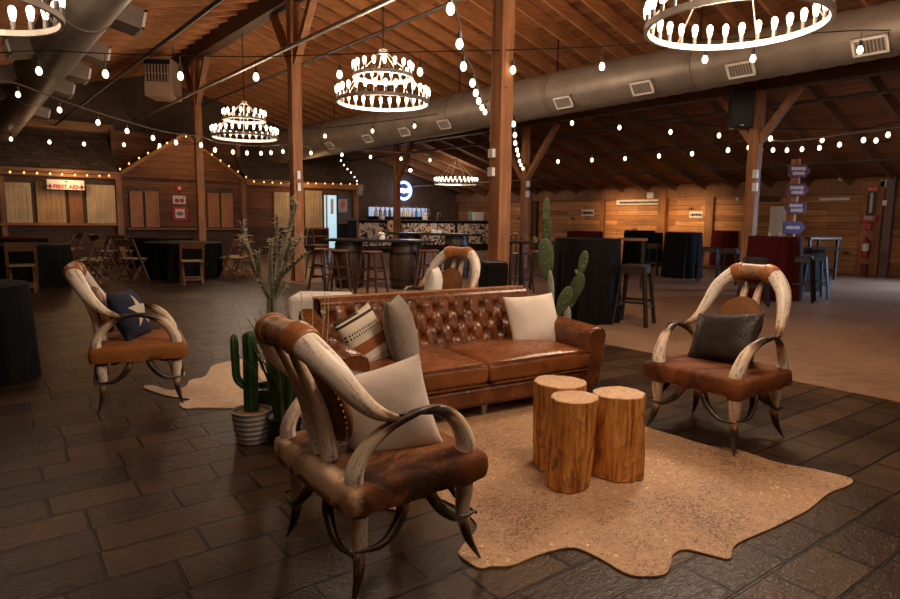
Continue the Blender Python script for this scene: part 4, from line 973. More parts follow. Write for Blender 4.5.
# arms
def arm(side):
    x0=0 if side<0 else SLN; s=1 if side<0 else -1
    secs=[]
    for y,zt,flare in ((-.0,.525,.03),(.1,.53,.032),(.3,.538,.035),(.5,.552,.035),(.62,.585,.03),(.73,.645,.02),(.82,.69,.015)):
        pr=[(.03,.09),(-.0-flare*.3,.3),(-flare,zt-.06),(-flare*.7,zt-.02),(.02,zt),(.09,zt-.004),(.135,zt-.03),(.148,zt-.08),(.145,.38),(.14,.2),(.13,.09)]
        secs.append([(x0+s*px,y,pz) for px,pz in pr])
    n=len(secs[0]); vs=[p for S in secs for p in S]; fs=[]
    for i in range(len(secs)-1):
        for k in range(n): fs.append((i*n+k,i*n+(k+1)%n,(i+1)*n+(k+1)%n,(i+1)*n+k))
    fs.append(tuple(range(n))); fs.append(tuple((len(secs)-1)*n+k for k in range(n)))
    o=MB().add(vs,fs).build('arm',M['sofa'],sofa,smooth=50,bevel=.012)
    fp=[(x0+s*a,b) for a,b in ((.036,.1),(.0,.3),(-.022,.465),(-.012,.505),(.022,.518),(.085,.514),(.125,.492),(.138,.445),(.134,.2),(.125,.1))]
    MB().prism(fp,-.004,.012,M=MT).build('front_panel',M['sofa'],o,bevel=.004)
    mb=MB(); pts=[Vector((a,-.008,b)) for a,b in fp]
    for i in range(len(pts)-1):
        L=(pts[i+1]-pts[i]).length; k=max(1,int(L/.022))
        for j in range(k): mb.sphere(pts[i].lerp(pts[i+1],j/k),.006,6)
    mb.build('nailhead_trim',M['nail'],o,smooth=True)
arm(-1); arm(1)
for x in (.1,SLN*.5,SLN-.1):
    for y in (.08,SDP-.1): MB().tube([(x,y,0),(x,y,.075)],[.018,.03],12).build('foot',M['nail'] if y<.3 and x>.2 and x<2 else M['iron'],sofa,smooth=True)
def sw(x,y,z): return SO+SD*x+SN*y+Vector((0,0,z))
# pillows on the sofa
UPV=Vector((0,0,1))
pc=atp(534,322,sw(0,.47,0),SN); pillow('cream square pillow leaning on the right end of the sofa',pc,SD*.985+SN*-.05+UPV*.03,UPV*.9+SN*.36+SD*-.03,.47,.44,.16,M['cream'])
pc=atp(401.5,334,sw(0,.36,0),SN); gu=(SD*.6+SN*.8); pillow('grey velvet pillow standing edge-on near the left end of the sofa',pc,gu,UPV*.95+SD*-.3,.42,.49,.19,M['greyv'])
pc=atp(366,341,sw(0,.42,0),SN); pillow('striped cream, rust and black pillow against the left arm of the sofa',pc,SD*.85+SN*.32+UPV*.3,UPV*.88+SD*-.5+SN*.22,.33,.42,.15,M['stripe'])
# pillows on the horn chairs
def loc_pt(c,y,x,yy,z): 
    return Vector((c[0]+x*math.cos(y)-yy*math.sin(y),c[1]+x*math.sin(y)+yy*math.cos(y),z))
def fdir(y): return Vector((math.cos(y),math.sin(y),0))
def ldir(y): return Vector((-math.sin(y),math.cos(y),0))
pillow('plain oatmeal pillow on the nearest horn chair',atd(386,413,2.36),Vector((.84,-.46,.26)),UPV,.36,.37,.15,M['cream2'])
pillow('dark brown leather pillow on the right horn chair',loc_pt(CR,yR,-.08,-.01,.6),-ldir(yR)+UPV*-.13,UPV*.86-fdir(yR)*.5,.44,.33,.13,M['darkl'])
pl=pillow('navy pillow with a pale star on the left horn chair',loc_pt(CL,yL,-.05,.0,.61),-ldir(yL)*.9-fdir(yL)*.4,UPV*.95-fdir(yL)*.42,.36,.36,.16,M['navy'])
f=pillow_pts(.36,.33,.16)
def star(mesh_name,cx,cz,R,s):
    mb=MB(); n=10; ringn=7; vs=[];fs=[]
    for q in range(ringn+1):
        for k in range(40):
            t=k/40*10; k0=int(t)%10; fr=t-int(t); r0=R*(1 if k0%2==0 else .42); r1=R*(1 if (k0+1)%2==0 else .42)
            a0=PI/2+2*PI*k0/10; a1=PI/2+2*PI*(k0+1)/10
            px=(r0*math.cos(a0)*(1-fr)+r1*math.cos(a1)*fr)*q/ringn+cx; pz=(r0*math.sin(a0)*(1-fr)+r1*math.sin(a1)*fr)*q/ringn+cz
            u=min(1,max(0,px/.36+.5)); v=min(1,max(0,pz/.33+.5)); th=f(u,v)[2]; vs.append((px,-s*(th+.004),pz))
    for q in range(ringn):
        for k in range(40): fs.append((q*40+k,q*40+(k+1)%40,(q+1)*40+(k+1)%40,(q+1)*40+k))
    return mb.add(vs,fs)
star('star',0,-.01,.13,1).build('white_star',M['starc'],pl,smooth=True)
star('star',.0,.0,.13,-1).build('white_star',M['starc'],pl,smooth=True)
pillow('white pillow standing on the seat of the far horn chair',loc_pt(CS,yS,-.04,-.05,.65),-ldir(yS)*.5-fdir(yS)*.86,UPV*.97-fdir(yS)*.15,.36,.4,.16,M['whitep'])
# ------------------------------------------------------------------ logs
def log_mat():
    mt,nt,bs=nm('debarked_log_side'); t=N(nt,'ShaderNodeTexCoord'); oi=N(nt,'ShaderNodeObjectInfo')
    ad=N(nt,'ShaderNodeVectorMath',operation='ADD'); nt.links.new(t.outputs['Object'],ad.inputs[0]); nt.links.new(oi.outputs['Random'],ad.inputs[1])
    def nz(sc,d=.8,det=5):
        mp=N(nt,'ShaderNodeMapping'); mp.inputs['Scale'].default_value=sc; nt.links.new(ad.outputs[0],mp.inputs[0]); return noise(nt,mp.outputs[0],1,det,.65,d)
    a=nz((30,30,2.2)); b=nz((7,7,4),1.5); c=nz((24,24,14),2)
    col=ramp(nt,a,[(.33,(.16,.045,.008)),(.46,(.62,.23,.04)),(.6,(.85,.42,.1)),(.74,(.93,.6,.25))]); col=mixc(nt,ramp(nt,b,[(.5,(0,0,0)),(.62,(.85,.85,.85))]),col,(.2,.075,.022))
    col=mixc(nt,ramp(nt,c,[(.62,(0,0,0)),(.7,(1,1,1))]),col,(.68,.42,.17))
    nt.links.new(col,bs.inputs['Base Color']); bs.inputs['Roughness'].default_value=.5; bump(nt,bs,math_(nt,'ADD',a,b),.8,.02); return mt
def logtop_mat():
    mt,nt,bs=nm('sawn_log_end'); v=coord(nt); w=N(nt,'ShaderNodeTexWave',wave_type='RINGS',rings_direction='Z'); w.inputs['Scale'].default_value=11; w.inputs['Distortion'].default_value=6; w.inputs['Detail'].default_value=3; nt.links.new(v,w.inputs[0])
    n=noise(nt,v,14,4); col=mixc(nt,1,ramp(nt,w.outputs['Fac'],[(.2,(.58,.36,.2)),(.8,(.66,.43,.25))]),ramp(nt,n,[(.3,(.8,.78,.75)),(.7,(1.12,1.1,1.08))]),'MULTIPLY')
    vo=N(nt,'ShaderNodeTexVoronoi',feature='DISTANCE_TO_EDGE'); vo.inputs['Scale'].default_value=9; mp=N(nt,'ShaderNodeMapping'); mp.inputs['Scale'].default_value=(1,1,0); nt.links.new(v,mp.inputs[0]); nt.links.new(mp.outputs[0],vo.inputs[0])
    col=mixc(nt,ramp(nt,vo.outputs[0],[(.0,(.5,.5,.5)),(.02,(0,0,0))]),col,(.2,.09,.035))
    nt.links.new(col,bs.inputs['Base Color']); bs.inputs['Roughness'].default_value=.6; return mt
LM=log_mat(); LT=logtop_mat()
def log(lab,x,y,R,h,seed,lean=(0,0),bot=1.0):
    rn=random.Random(seed); ph=[rn.uniform(0,6.28) for _ in range(6)]
    r=empty('log_stool',(x,y,.013),rn.uniform(0,6),lab,'log stool'); n=56; k=18
    def rad(t,z): return R*(1+.05*mnoise.noise(Vector((math.cos(t)*1.2,math.sin(t)*1.2,z*4.5+seed*3)))+.03*mnoise.noise(Vector((math.cos(t)*7,math.sin(t)*7,z*9+seed)))+.035*math.sin(2*t+ph[0]+z)+.028*math.sin(3*t+ph[1]-z*2)+.018*math.sin(5*t+ph[2]+z*5)+.016*math.sin(9*t+ph[3]+z*3)+.022*mnoise.noise(Vector((math.cos(t)*3,math.sin(t)*3,z*5+seed)))*2)
    vs=[];fs=[]
    for i in range(k+1):
        z=h*i/k; s=bot+(1-bot)*i/k; 
        if i==k: s*=.985
        for j in range(n):
            t=2*PI*j/n; q=rad(t,z)*s; vs.append((q*math.cos(t)+lean[0]*z/h,q*math.sin(t)+lean[1]*z/h,z))
    for i in range(k):
        for j in range(n): fs.append((i*n+j,i*n+(j+1)%n,(i+1)*n+(j+1)%n,(i+1)*n+j))
    fs.append(tuple(range(n))[::-1])
    MB().add(vs,fs).build('bark_side',LM,r,smooth=True)
    tp=MB(); rings=[1,.97,.8,.5,.2]; vs=[];fs=[]
    for q in rings:
        for j in range(n):
            t=2*PI*j/n; a=rad(t,h)*.985*q; vs.append((a*math.cos(t)+lean[0],a*math.sin(t)+lean[1],h+(.004 if q<1 else -.001)))
    for i in range(len(rings)-1):
        for j in range(n): fs.append((i*n+j,i*n+(j+1)%n,(i+1)*n+(j+1)%n,(i+1)*n+j))
    fs.append(tuple((len(rings)-1)*n+j for j in range(n)))
    tp.add(vs,fs).build('sawn_top',LT,r,smooth=30)
lf=atz(567,486); lb=atz(557,466.5); lr=atz(616.5,474)
log('front log stool of the three, the narrowest, on the hide rug',lf.x,lf.y,.117,.437,3,(.02,-.01),.93)
log('back log stool of the three, half hidden, closest to the sofa',lb.x,lb.y,.136,.45,5,(0,0),.95)
log('right-hand log stool of the three',lr.x,lr.y,.128,.42,8,(-.01,.0),1.08)
# ------------------------------------------------------------------ hide rugs
def rug_mat(dark,br=1.0):
    mt,nt,bs=nm('metallic_speckled_hide'); v=coord(nt); big=noise(nt,v,1.6,3,.5,.5); mp=N(nt,'ShaderNodeMapping'); mp.inputs['Scale'].default_value=(46,74,1); mp.inputs['Rotation'].default_value=(0,0,.5); nt.links.new(v,mp.inputs[0]); f=noise(nt,mp.outputs[0],1,4,.65,1.8); g=noise(nt,v,60,3,.6,.8); hair=noise(nt,v,14,5,.7,2)
    if br>1: br=(1.45,1.75,2.2)
    else: br=(1,1,1)
    base=ramp(nt,hair,[(.3,tuple(a*b for a,b in zip((.33,.18,.09),br))),(.55,tuple(a*b for a,b in zip((.45,.265,.14),br))),(.75,tuple(a*b for a,b in zip((.53,.335,.19),br)))])
    thr=math_(nt,'ADD',f,math_(nt,'MULTIPLY',math_(nt,'SUBTRACT',big,.5),.4))
    msk=ramp(nt,thr,[(.56,(0,0,0)),(.6,(1,1,1))]); col=mixc(nt,math_(nt,'MULTIPLY',msk,dark),base,(.075,.032,.013))
    gold=ramp(nt,math_(nt,'ADD',g,math_(nt,'MULTIPLY',math_(nt,'SUBTRACT',.5,big),.5)),[(.66,(0,0,0)),(.7,(1,1,1))]); col=mixc(nt,gold,col,(.9,.68,.42))
    nt.links.new(col,bs.inputs['Base Color']); bs.inputs['Roughness'].default_value=.62; nt.links.new(math_(nt,'MULTIPLY',gold,.6),bs.inputs['Metallic']); bump(nt,bs,math_(nt,'ADD',hair,math_(nt,'MULTIPLY',f,.4)),.3,.006); return mt
def rug(lab,poly,mat):
    P=spline([(x,y,0) for x,y in poly],5,True); c=sum(P,Vector())/len(P)
    from mathutils.geometry import tessellate_polygon
    Q=[Vector((p.x-c.x,p.y-c.y,0)) for p in P]; n=len(Q); T=tessellate_polygon([Q]); mb=MB()
    mb.add(Q+[q+Vector((0,0,.007)) for q in Q],[tuple(t) for t in T]+[tuple(k+n for k in t) for t in T]+[(i,(i+1)%n,n+(i+1)%n,n+i) for i in range(n)])
    me=mb.mesh('hide_rug',mat)
    o=bpy.data.objects.new('hide_rug',me); C.objects.link(o); o.location=(c.x,c.y,.001); return tag(o,lab,'rug')
px=[(398,512),(418,497),(440,500),(462,512),(477,528),(462,548),(459,556),(472,566),(482,570),(492,568),(512,567),(540,556),(572,549),(598,559),(622,573),(640,578),(664,576),(671,566),(673,556),(686,551),(712,557),(730,560),(733,549),(745,541),(775,528),(808,511),(828,495),(845,488),(853,483),(846,478),(812,470),(775,463),(738,451),(706,446),(680,438),(655,431),(641,426)]
rug('large speckled tan cowhide rug under the log stools',[tuple(atz(*p))[:2] for p in px]+[(3.45,2.6),(3.4,3.1),(2.9,3.5),(2.2,3.6),(1.75,3.0),(1.45,2.5)],rug_mat(.85))
px2=[(144,388),(153,386),(170,391),(186,387),(190,381),(205,377),(212,367),(225,363),(245,360),(270,362),(285,380),(300,398),(285,407),(255,409),(230,409),(200,408.5),(184,409),(180,404),(190,400),(165,396)]
rug('smaller pale cowhide rug behind the grey cactus pot',[tuple(atz(*p))[:2] for p in px2],rug_mat(.25,1.45))
# ------------------------------------------------------------------ plants
def leafmat(name,c1,c2,sc=8,rough=.5):
    mt,nt,bs=nm(name); n=noise(nt,coord(nt),sc,4); nt.links.new(ramp(nt,n,[(.3,c1),(.7,c2)]),bs.inputs['Base Color']); bs.inputs['Roughness'].default_value=rough; bump(nt,bs,noise(nt,coord(nt),sc*5,3),.15,.005); return mt
M['cactus']=leafmat('green_cactus',(.014,.05,.01),(.03,.088,.02)); M['rib']=leafmat('pale_cactus_rib',(.16,.2,.09),(.24,.28,.14))
M['dusty']=leafmat('dusty_cactus',(.085,.095,.05),(.17,.175,.1),14,.7); M['pear']=leafmat('prickly_pear_green',(.04,.065,.02),(.075,.11,.036),12,.55); M['woody']=leafmat('pale_cactus_trunk',(.2,.2,.17),(.34,.33,.28),16,.8)
M['blade']=leafmat('dark_blade',(.022,.045,.014),(.06,.09,.03),10,.5); M['spine']=plain('pale_spine',(.5,.42,.3),.7); M['soil']=plain('tan_soil',(.33,.17,.07),.9,0,.25,40,.5)
def ribtube(pts,r,ribs=6,n=36,amp=.16,mi=0):
    P=[Vector(p) for p in pts]; N_=len(P); a,b=frame(P[1]-P[0],Vector((0,1,0))); vs=[];fs=[]
    for i in range(N_):
        t=(P[min(i+1,N_-1)]-P[max(i-1,0)]).normalized(); a=(a-t*a.dot(t)).normalized(); b=t.cross(a)
        for k in range(n):
            th=2*PI*k/n; q=r[i]*(1+amp*math.cos(ribs*th)); vs.append(P[i]+a*q*math.cos(th)+b*q*math.sin(th))
    for i in range(N_-1):
        for k in range(n): fs.append((i*n+k,i*n+(k+1)%n,(i+1)*n+(k+1)%n,(i+1)*n+k))
    fs.append(tuple((N_-1)*n+k for k in range(n)))
    return vs,fs
def dome(n,r): 
    return [r*(math.sqrt(max(0,1-max(0,(i/(n-1)-.9)/.1)**2)) if i/(n-1)>.9 else 1) or r*.02 for i in range(n)]
pb=atz(252.5,441); r=empty('potted_cactus',(pb.x,pb.y,0),0,'green column cactus with one raised arm in a ribbed grey pot','cactus')
mb=MB(); pr=[(.0,0),(.078,0)]+[(.08+.034*(z/.19)**.6+.0022*math.sin(z*210),z) for z in [i*.19/46 for i in range(1,47)]]+[(.108,.192),(.104,.17),(0,.168)]
mb.lathe(pr,36).build('ribbed_pot',plain('grey_pot',(.27,.255,.235),.75,0,.08,20),r,smooth=60)
MB().lathe([(0,.186),(.05,.184),(.103,.172)],24,wob=lambda t,z:1).build('soil',M['soil'],r,smooth=True)
cx,cy_=0,0; RD=Vector((rt0.x,rt0.y,0))
def cact(name,pts,r_,mat=M['cactus'],par=r,ribs=6,amp=.16):
    P=spline(pts,8); vs,fs=ribtube(P,dome(len(P),r_),ribs,amp=amp); return MB().add(vs,fs).build(name,mat,par,smooth=60)
cact('column',[(0,0,.17),(0,0,.35),(.002,0,.5),(.0,0,.655)],.039)
q=-RD
cact('arm',[(0,0,.33),tuple(q*.04+Vector((0,0,.335))),tuple(q*.078+Vector((0,0,.375))),tuple(q*.085+Vector((0,0,.45))),tuple(q*.09+Vector((0,0,.64)))],.021,ribs=5)
# tall spiky cactus in a dark pot
ZT=4.05; gb=atd(272,423,ZT); gb=Vector((gb.x,gb.y,0))
r=empty('spiky_cactus',gb,0,'tall branching spiky dusty green cactus behind the nearest horn chair','cactus')
MB().lathe([(0,0),(.1,0),(.125,.2),(.128,.23),(.11,.23),(.108,.2),(0,.2)],24).build('dark_pot',plain('dark_pot',(.035,.028,.022),.5),r,smooth=40)
def A_(l,z=ZT): return [atd(x,y,z+dz)-gb for x,y,dz in l]
br=[[(272,408,0),(272,360,0),(271.5,320,0),(271.6,290,0)],[(271.5,295,0),(262,284,.02),(254,268,.05),(247.5,246,.06),(244,232,.08),(242,222,.06)],[(258,277,.03),(258.5,265,.0),(257.5,252,-.02)],[(271.6,300,0),(270.5,270,-.03),(270.5,255,-.05),(271.6,240,-.06)],[(273,298,0),(277,283,.05),(281,258,.05),(285,240,.07),(287.5,231,.08)],[(281,255,.05),(288,233,.1),(293,216,.1),(295.5,207,.1),(293,201,.1),(290,199,.1)],[(274,297,0),(280,280,-.04),(288,258,-.06),(295,246,-.08),(301,237,-.08)],[(276,284,-.03),(285,272,-.06),(296,262,-.1),(307,253,-.12)],[(273,300,.0),(280,290,.02),(285.5,281,.03)],[(272,285,.1),(275,255,.15),(277,232,.17),(276.5,214,.17)],[(247,249,.05),(243,243,.02),(241.5,238,.0)],[(286,262,-.05),(287.5,250,-.1),(292,240,-.12)],[(271,300,0),(266,292,-.03),(262,285,-.04),(259,280,-.05)]]
for i,l in enumerate(br):
    P=spline(A_(l),6); rad=.026 if i==0 else .015; n_=len(P); vs,fs=ribtube(P,[rad*(1 if i==0 else (1-.45*k/(n_-1)))*(.25 if (k==n_-1 and i) else 1) for k in range(n_)],4,16,.28)
    o=MB().add(vs,fs).build('trunk' if i==0 else 'branch',M['dusty'],r,smooth=40)
    mb=MB(); rn=random.Random(i)
    for k in range(1,n_):
        for s in range(3 if i else 1):
            d=Vector((rn.uniform(-1,1),rn.uniform(-1,1),rn.uniform(-.2,.9))).normalized(); p=P[k].lerp(P[k-1],rn.random()); L=rn.uniform(.018,.045)*(1.3 if k>n_*.6 else 1); mb.tube([p+d*.007,p+d*L*.6+Vector((0,0,.003)),p+d*L],[.0032,.0022,.0008],4)
    mb.build('spines',M['spine'],o)
# leafy blades
gb2=atd(285,436,3.64); gb2.z=0; r=empty('blade_plant',gb2,0,'clump of long narrow green leaves between the nearest horn chair and sofa','plant')
MB().lathe([(0,0),(.08,0),(.1,.16),(.09,.16),(0,.14)],20).build('nursery_pot',M['black'],r,smooth=40)
rn=random.Random(11); mb=MB()
for i in range(95):
    a=rn.uniform(0,2*PI); sp_=rn.uniform(.02,.2); h=rn.uniform(.4,.72); w=rn.uniform(.005,.011); b=Vector((.06*math.cos(a)*rn.random(),.06*math.sin(a)*rn.random(),.13)); d=Vector((math.cos(a),math.sin(a),0))
    P=[b+d*(sp_*(t/6)**1.6)+Vector((0,0,(h)*(t/6)*(1-.12*(t/6)**2))) for t in range(7)]; s=Vector((-d.y,d.x,0)); s=(s+d*rn.uniform(-.8,.8)).normalized()
    nrm=d*.002; vs=[];fs=[]
    for t,p in enumerate(P): ww=w*(1-(t/6)**2.5)+.0006; vs+=[p-s*ww,p+nrm,p+s*ww,p-nrm]
    for t in range(6):
        for k in range(4): fs.append((t*4+k,t*4+(k+1)%4,t*4+4+(k+1)%4,t*4+4+k))
    mb.add(vs,fs)
mb.build('leaves',M['blade'],r,smooth=True)
mb=MB()
for (x0,y0,x1,y1) in ((300,330,301,292),(310,335,312,293),(318,335,325,292),(325,330,328,293),(248,330,232,303),(262,330,248,300),(290,330,281,300)):
    p=atd(x0,y0+40,3.7)-gb2; q=atd(x1,y1,3.75)-gb2; mb.tube(spline([p,p.lerp(q,.6)+Vector((.01,0,.02)),q],5),.0022,5)
mb.build('dry_stems',M['spine'],r)
# prickly pear
ZP=5.75; gp=atd(556,330,ZP); gp.z=0; r=empty('prickly_pear',gp,0,'prickly pear cactus with flat green pads behind the right end of the sofa','cactus')
MB().lathe([(0,0),(.15,0),(.19,.28),(.19,.32),(.17,.32),(0,.3)],24).build('pot',M['black'],r,smooth=40)
def pad(px,py,w,h,rot,dz,yaw,mat=M['pear'],thick=.16,name='pad'):
    c=atd(px,py,ZP+dz)-gp; s=ZP/630; mb=MB(); W,Hh=w*s/2*.9,h*s/2*1.06; rings=10;n=24;vs=[];fs=[]
    R=Matrix.Rotation(-TH+yaw,3,'Z')@Matrix.Rotation(math.radians(rot),3,'Y')
    for i in range(rings+1):
        a=-PI/2+PI*i/rings
        for k in range(n):
            t=2*PI*k/n; u=math.cos(a)*math.cos(t); v=math.cos(a)*math.sin(t); z=math.sin(a); egg=1+.16*z
            vs.append(c+R@Vector((W*u*egg,W*thick*v,Hh*z)))
    for i in range(rings):
        for k in range(n): fs.append((i*n+k,i*n+(k+1)%n,(i+1)*n+(k+1)%n,(i+1)*n+k))
    o=mb.add(vs,fs).build(name,mat,r,smooth=True)
    mb=MB(); rn=random.Random(int(px*7+py))
    for i in range(16):
        u,z=rn.uniform(-.8,.8),rn.uniform(-.85,.85)
        if u*u+z*z>.8: continue
        p=c+R@Vector((W*u,-W*thick*math.sqrt(max(0,1-u*u-z*z))-.001,Hh*z)); mb.sphere(p,.0035,5)
    mb.build('spine_dots',M['spine'],o)
for a in ((546,211,9,25,2,0,.2),(546.5,231,11,24,8,0,-.3),(546,259,19,40,-6,0,.2),(564,301,16,30,25,-.05,.3),(576,288,15,30,20,0,-.3),(583,263,11,24,12,0,.2),(576.5,272,4,6,-10,0,0),(535.5,240,5,7,-15,0,0),(572,299,14,24,30,.06,.5)): pad(*a)
pad(551,291,7.5,40,-5,.0,0,M['woody'],.8,'trunk'); pad(567,321,9,30,0,.0,0,M['woody'],.8,'trunk')
# ------------------------------------------------------------------ draped tables
def cloth_black(name,c,rough=.85):
    return cloth_mat(name,c,rough,140,.15,.12,0,.12)
M['bcloth']=cloth_black('black_tablecloth',(.005,.0045,.0045)); M['gtop']=cloth_black('sheen_black_top',(.012,.012,.014),.6); M['wine']=cloth_black('burgundy_tablecloth',(.06,.006,.007)); M['winetop']=cloth_black('burgundy_top',(.085,.009,.01),.7)  # blue-black top: a grey-blue sheen is put into the cloth colour
def draped(label,x,y,R,h,flare,mats,seed=0,pl=14,amp=.05,cat='table',group=None,name='draped_table'):
    rn=random.Random(seed); ph=rn.uniform(0,6); n=112; k=14; vs=[];fs=[];mb=MB()
    for i in range(k+1):
        t=i/k; z=h*(1-t)
        for j in range(n):
            th=2*PI*j/n; w=amp*(t**.7)*(math.sin(pl*th+ph)+.5*math.sin(pl*1.7*th+ph*2+t)); q=R*(1+flare*t)+w*R-(.006 if i==0 else 0); vs.append((q*math.cos(th),q*math.sin(th),max(.004,z)))
    for i in range(k):
        for j in range(n): fs.append((i*n+j,(i+1)*n+j,(i+1)*n+(j+1)%n,i*n+(j+1)%n))
    r=empty(name,(x,y,0),0,label,cat,group)
    mb.add(vs,fs).build('cloth_skirt',mats[0],r,smooth=True)
    MB().lathe([(0,h+.006),(R-.02,h+.006),(R,h-.002),(R-.005,h-.02)],64).build('cloth_top',mats[1],r,smooth=40)
    return r
def at_base(px,py,R):   # centre of a round thing whose front edge on the floor shows at px,py
    p=atz(px,py); d=Vector((p.x,p.y,0)).normalized(); return p+d*R
BK=(M['bcloth'],M['bcloth']); BG=(M['bcloth'],M['gtop']); WN=(M['wine'],M['winetop'])
p=at_base(584,324.5,.43); draped('tall black draped cocktail table right of the prickly pear',p.x,p.y,.43,1.075,.06,BK,1)
p=at_base(681,278.5,.42); draped('tall black draped cocktail table between the lit wall bays',p.x,p.y,.42,1.07,.08,BK,2)
p=atd(637.5,275,18.6); draped('distant black draped table in front of the brightly lit wall bay',p.x,p.y,.44,1.05,.05,BK,3,amp=.02)
p=at_base(770.5,301,.43); draped('tall burgundy draped table behind the right horn chair',p.x,p.y,.43,1.08,.06,WN,4,11,.06)
p=atd(725,262,19.5); draped('smaller-looking burgundy draped table left of the loudspeaker post',p.x,p.y,.4,1.07,.1,WN,5,11,.06)
p=atd(530,262,17.5); draped('far burgundy draped table behind the prickly pear',p.x+1.6,p.y-.6,.5,1.02,.05,WN,8)
p=atd(-32,375,4.95); draped('low black draped table cut off by the left edge of the photo',p.x,p.y,.45,.75,.06,BK,6,9,.03)
p=atd(24,290,11.6); draped('round black draped dining table at the far left',p.x,p.y,.78,.755,.0,BG,7)
p=atd(186,281,13.5); draped('round black draped dining table in front of the gable, ringed by wooden chairs',p.x,p.y,.77,.755,-.05,BG,9)
p=atd(163,270,16.4); draped('round black draped dining table half hidden behind another in front of the gable',p.x,p.y,.77,.755,0,BG,10)
p=atd(12,270,15.0); draped('burgundy topped round table behind the black one at the far left',p.x,p.y,.77,.755,0,(M['bcloth'],M['winetop']),11)
p=atd(665,262,19.5); draped('black draped table partly behind the tall black table by the lit wall',p.x-.35,p.y+.3,.34,.98,.05,BK,12,amp=.02)
# black pedestal at foot of main post
p=atd(492.5,300,7.5); r=empty('black_pedestal',(p.x,p.y,0),-.35,'square black cloth-covered stand at the foot of the thick post','pedestal')
mb=MB(); mb.bb(-.14,.14,-.14,.14,0,.8); mb.build('cover',M['bcloth'],r,bevel=.02); MB().bb(-.13,.13,-.13,.13,.8,.82).build('lid',M['black'],r,bevel=.01)
# ------------------------------------------------------------------ wooden folding chairs
M['chairw']=timber('folding_chair_wood',(.11,.05,.023),(.19,.09,.042),(10,10,10),.5,.1); M['chairseat']=timber('folding_chair_seat',(.24,.14,.075),(.36,.22,.12),(10,10,10),.45,.1)
def mk_fold():
    r=empty('folding_chair',(0,0,0)); w=.2
    for s in (-1,1):
        MB().bar((.2,s*w,0),(-.2,s*w,.84),.026,.045,ref=Vector((0,1,0))).build('front_rail',M['chairw'],r)
        MB().bar((-.22,s*(w-.035),0),(.17,s*(w-.035),.455),.026,.04,ref=Vector((0,1,0))).build('rear_leg',M['chairw'],r)
    MB().bb(-.17,.22,-.185,.185,.435,.462).build('seat',M['chairseat'],r,bevel=.008)
    MB().bar((-.135,0,.695),(-.2,0,.835),.02,.4,ref=Vector((0,1,0))).build('back_slat',M['chairw'],r)
    MB().bar((.14,-w,.12),(.14,w,.12),.02,.035).build('stretcher',M['chairw'],r); MB().bar((-.17,-w+.03,.1),(-.17,w-.03,.1),.02,.035).build('stretcher',M['chairw'],r)
    return r
fold=mk_fold(); used=[0]
def put(proto,x,y,yaw,label,cat,group=None,sc=1,z=0):
    o=proto if not proto.get('used') else copy_tree(proto)
    proto['used']=1
    o.location=(x,y,z); o.rotation_euler=(0,0,yaw); tag(o,label,cat,group); return o
def clean(p):
    for o in [x for x in C.objects if 'used' in x.keys()]: del o['used']
T1=atd(24,290,11.6); T2=atd(186,281,13.5); T3=atd(163,270,16.4); T4=atd(12,270,15.0)
def face(x,y,t): return math.atan2(t.y-y,t.x-x)
for px,py,T,lab,dy in ((24,293,T1,'wooden folding chair seen from behind at the near side of the far left table',0),(193,285,T2,'wooden folding chair seen from behind at the near side of the gable table',0),(143,281,T2,'wooden folding chair at the left side of the gable table, seen side-on',.25),(104,270,T3,'wooden folding chair standing apart at far left of the gable tables',0),(129,269,T3,'wooden folding chair just left of the side-on chair at the gable tables',.3),(78,285,T1,'nearer wooden folding chair right of the far left table',0),(97,281,T1,'wooden folding chair at the right of the far left table, next to the aisle',.3),(217,279,T2,'wooden folding chair right of the gable table',0),(233,277,T2,'wooden folding chair right of the gable table, next to the tall cactus',.4),(66,268,T4,'wooden folding chair behind the right edge of the far left table',.2),(75,266,T4,'farther wooden folding chair behind the right edge of the far left table',0),(247,268,T3+Vector((3,0,0)),'wooden folding chair half hidden by the tall cactus',.0)):
    p=atz(px,py); d=Vector((p.x,p.y,0)).normalized()*.2; q_=p+d-Vector((T.x,T.y,0)); q_.z=0; mn=1.12
    if q_.length<mn: d=d+q_.normalized()*(mn-q_.length)
    put(fold,p.x+d.x,p.y+d.y,face(p.x,p.y,T)+dy,lab,'chair','wooden folding chairs')
# ------------------------------------------------------------------ wooden bar stools, barrel tables
M['stoolw']=timber('stool_wood',(.075,.03,.015),(.14,.06,.028),(12,12,2),.42,.1)
def mk_stool():
    r=empty('bar_stool',(0,0,0)); 
    MB().lathe([(0,.71),(.17,.71),(.185,.725),(.185,.745),(.165,.758),(0,.752)],28).build('seat',M['stoolw'],r,smooth=40)
    for s in (-1,1):
        for t in (-1,1): MB().bar((s*.21,t*.21,0),(s*.12,t*.12,.715),.036,.036).build('leg',M['stoolw'],r,bevel=.005)
    for z,q in ((.22,.18),(.42,.155)):
        for s in (-1,1):
            MB().bar((-q,s*q,z),(q,s*q,z),.02,.03).build('stretcher',M['stoolw'],r); MB().bar((s*q,-q,z+.04),(s*q,q,z+.04),.02,.03).build('stretcher',M['stoolw'],r)
    return r
stool=mk_stool()
for px,py,yw,lab in ((325,289.5,.3,'wooden bar stool farthest left at the barrel table'),(341,292.5,.9,'wooden bar stool second from left at the barrel table'),(372,295,.5,'wooden bar stool in front of the middle of the barrel table'),(429,291,.6,'wooden bar stool behind the far horn chair, right of the barrel')):
    p=atz(px,py); put(stool,p.x,p.y,yw,lab,'bar stool','wooden bar stools')
M['barrel']=planks('barrel_staves',('Z','X'),.09,2,(.045,.026,.016),(.075,.042,.024),.4,.004)
M['tabletop']=plain('glossy_dark_tabletop',(.03,.028,.028),.2,0,.15,4); M['glass']=plain('clear_tumbler',(.55,.5,.45),.1,0,.05)
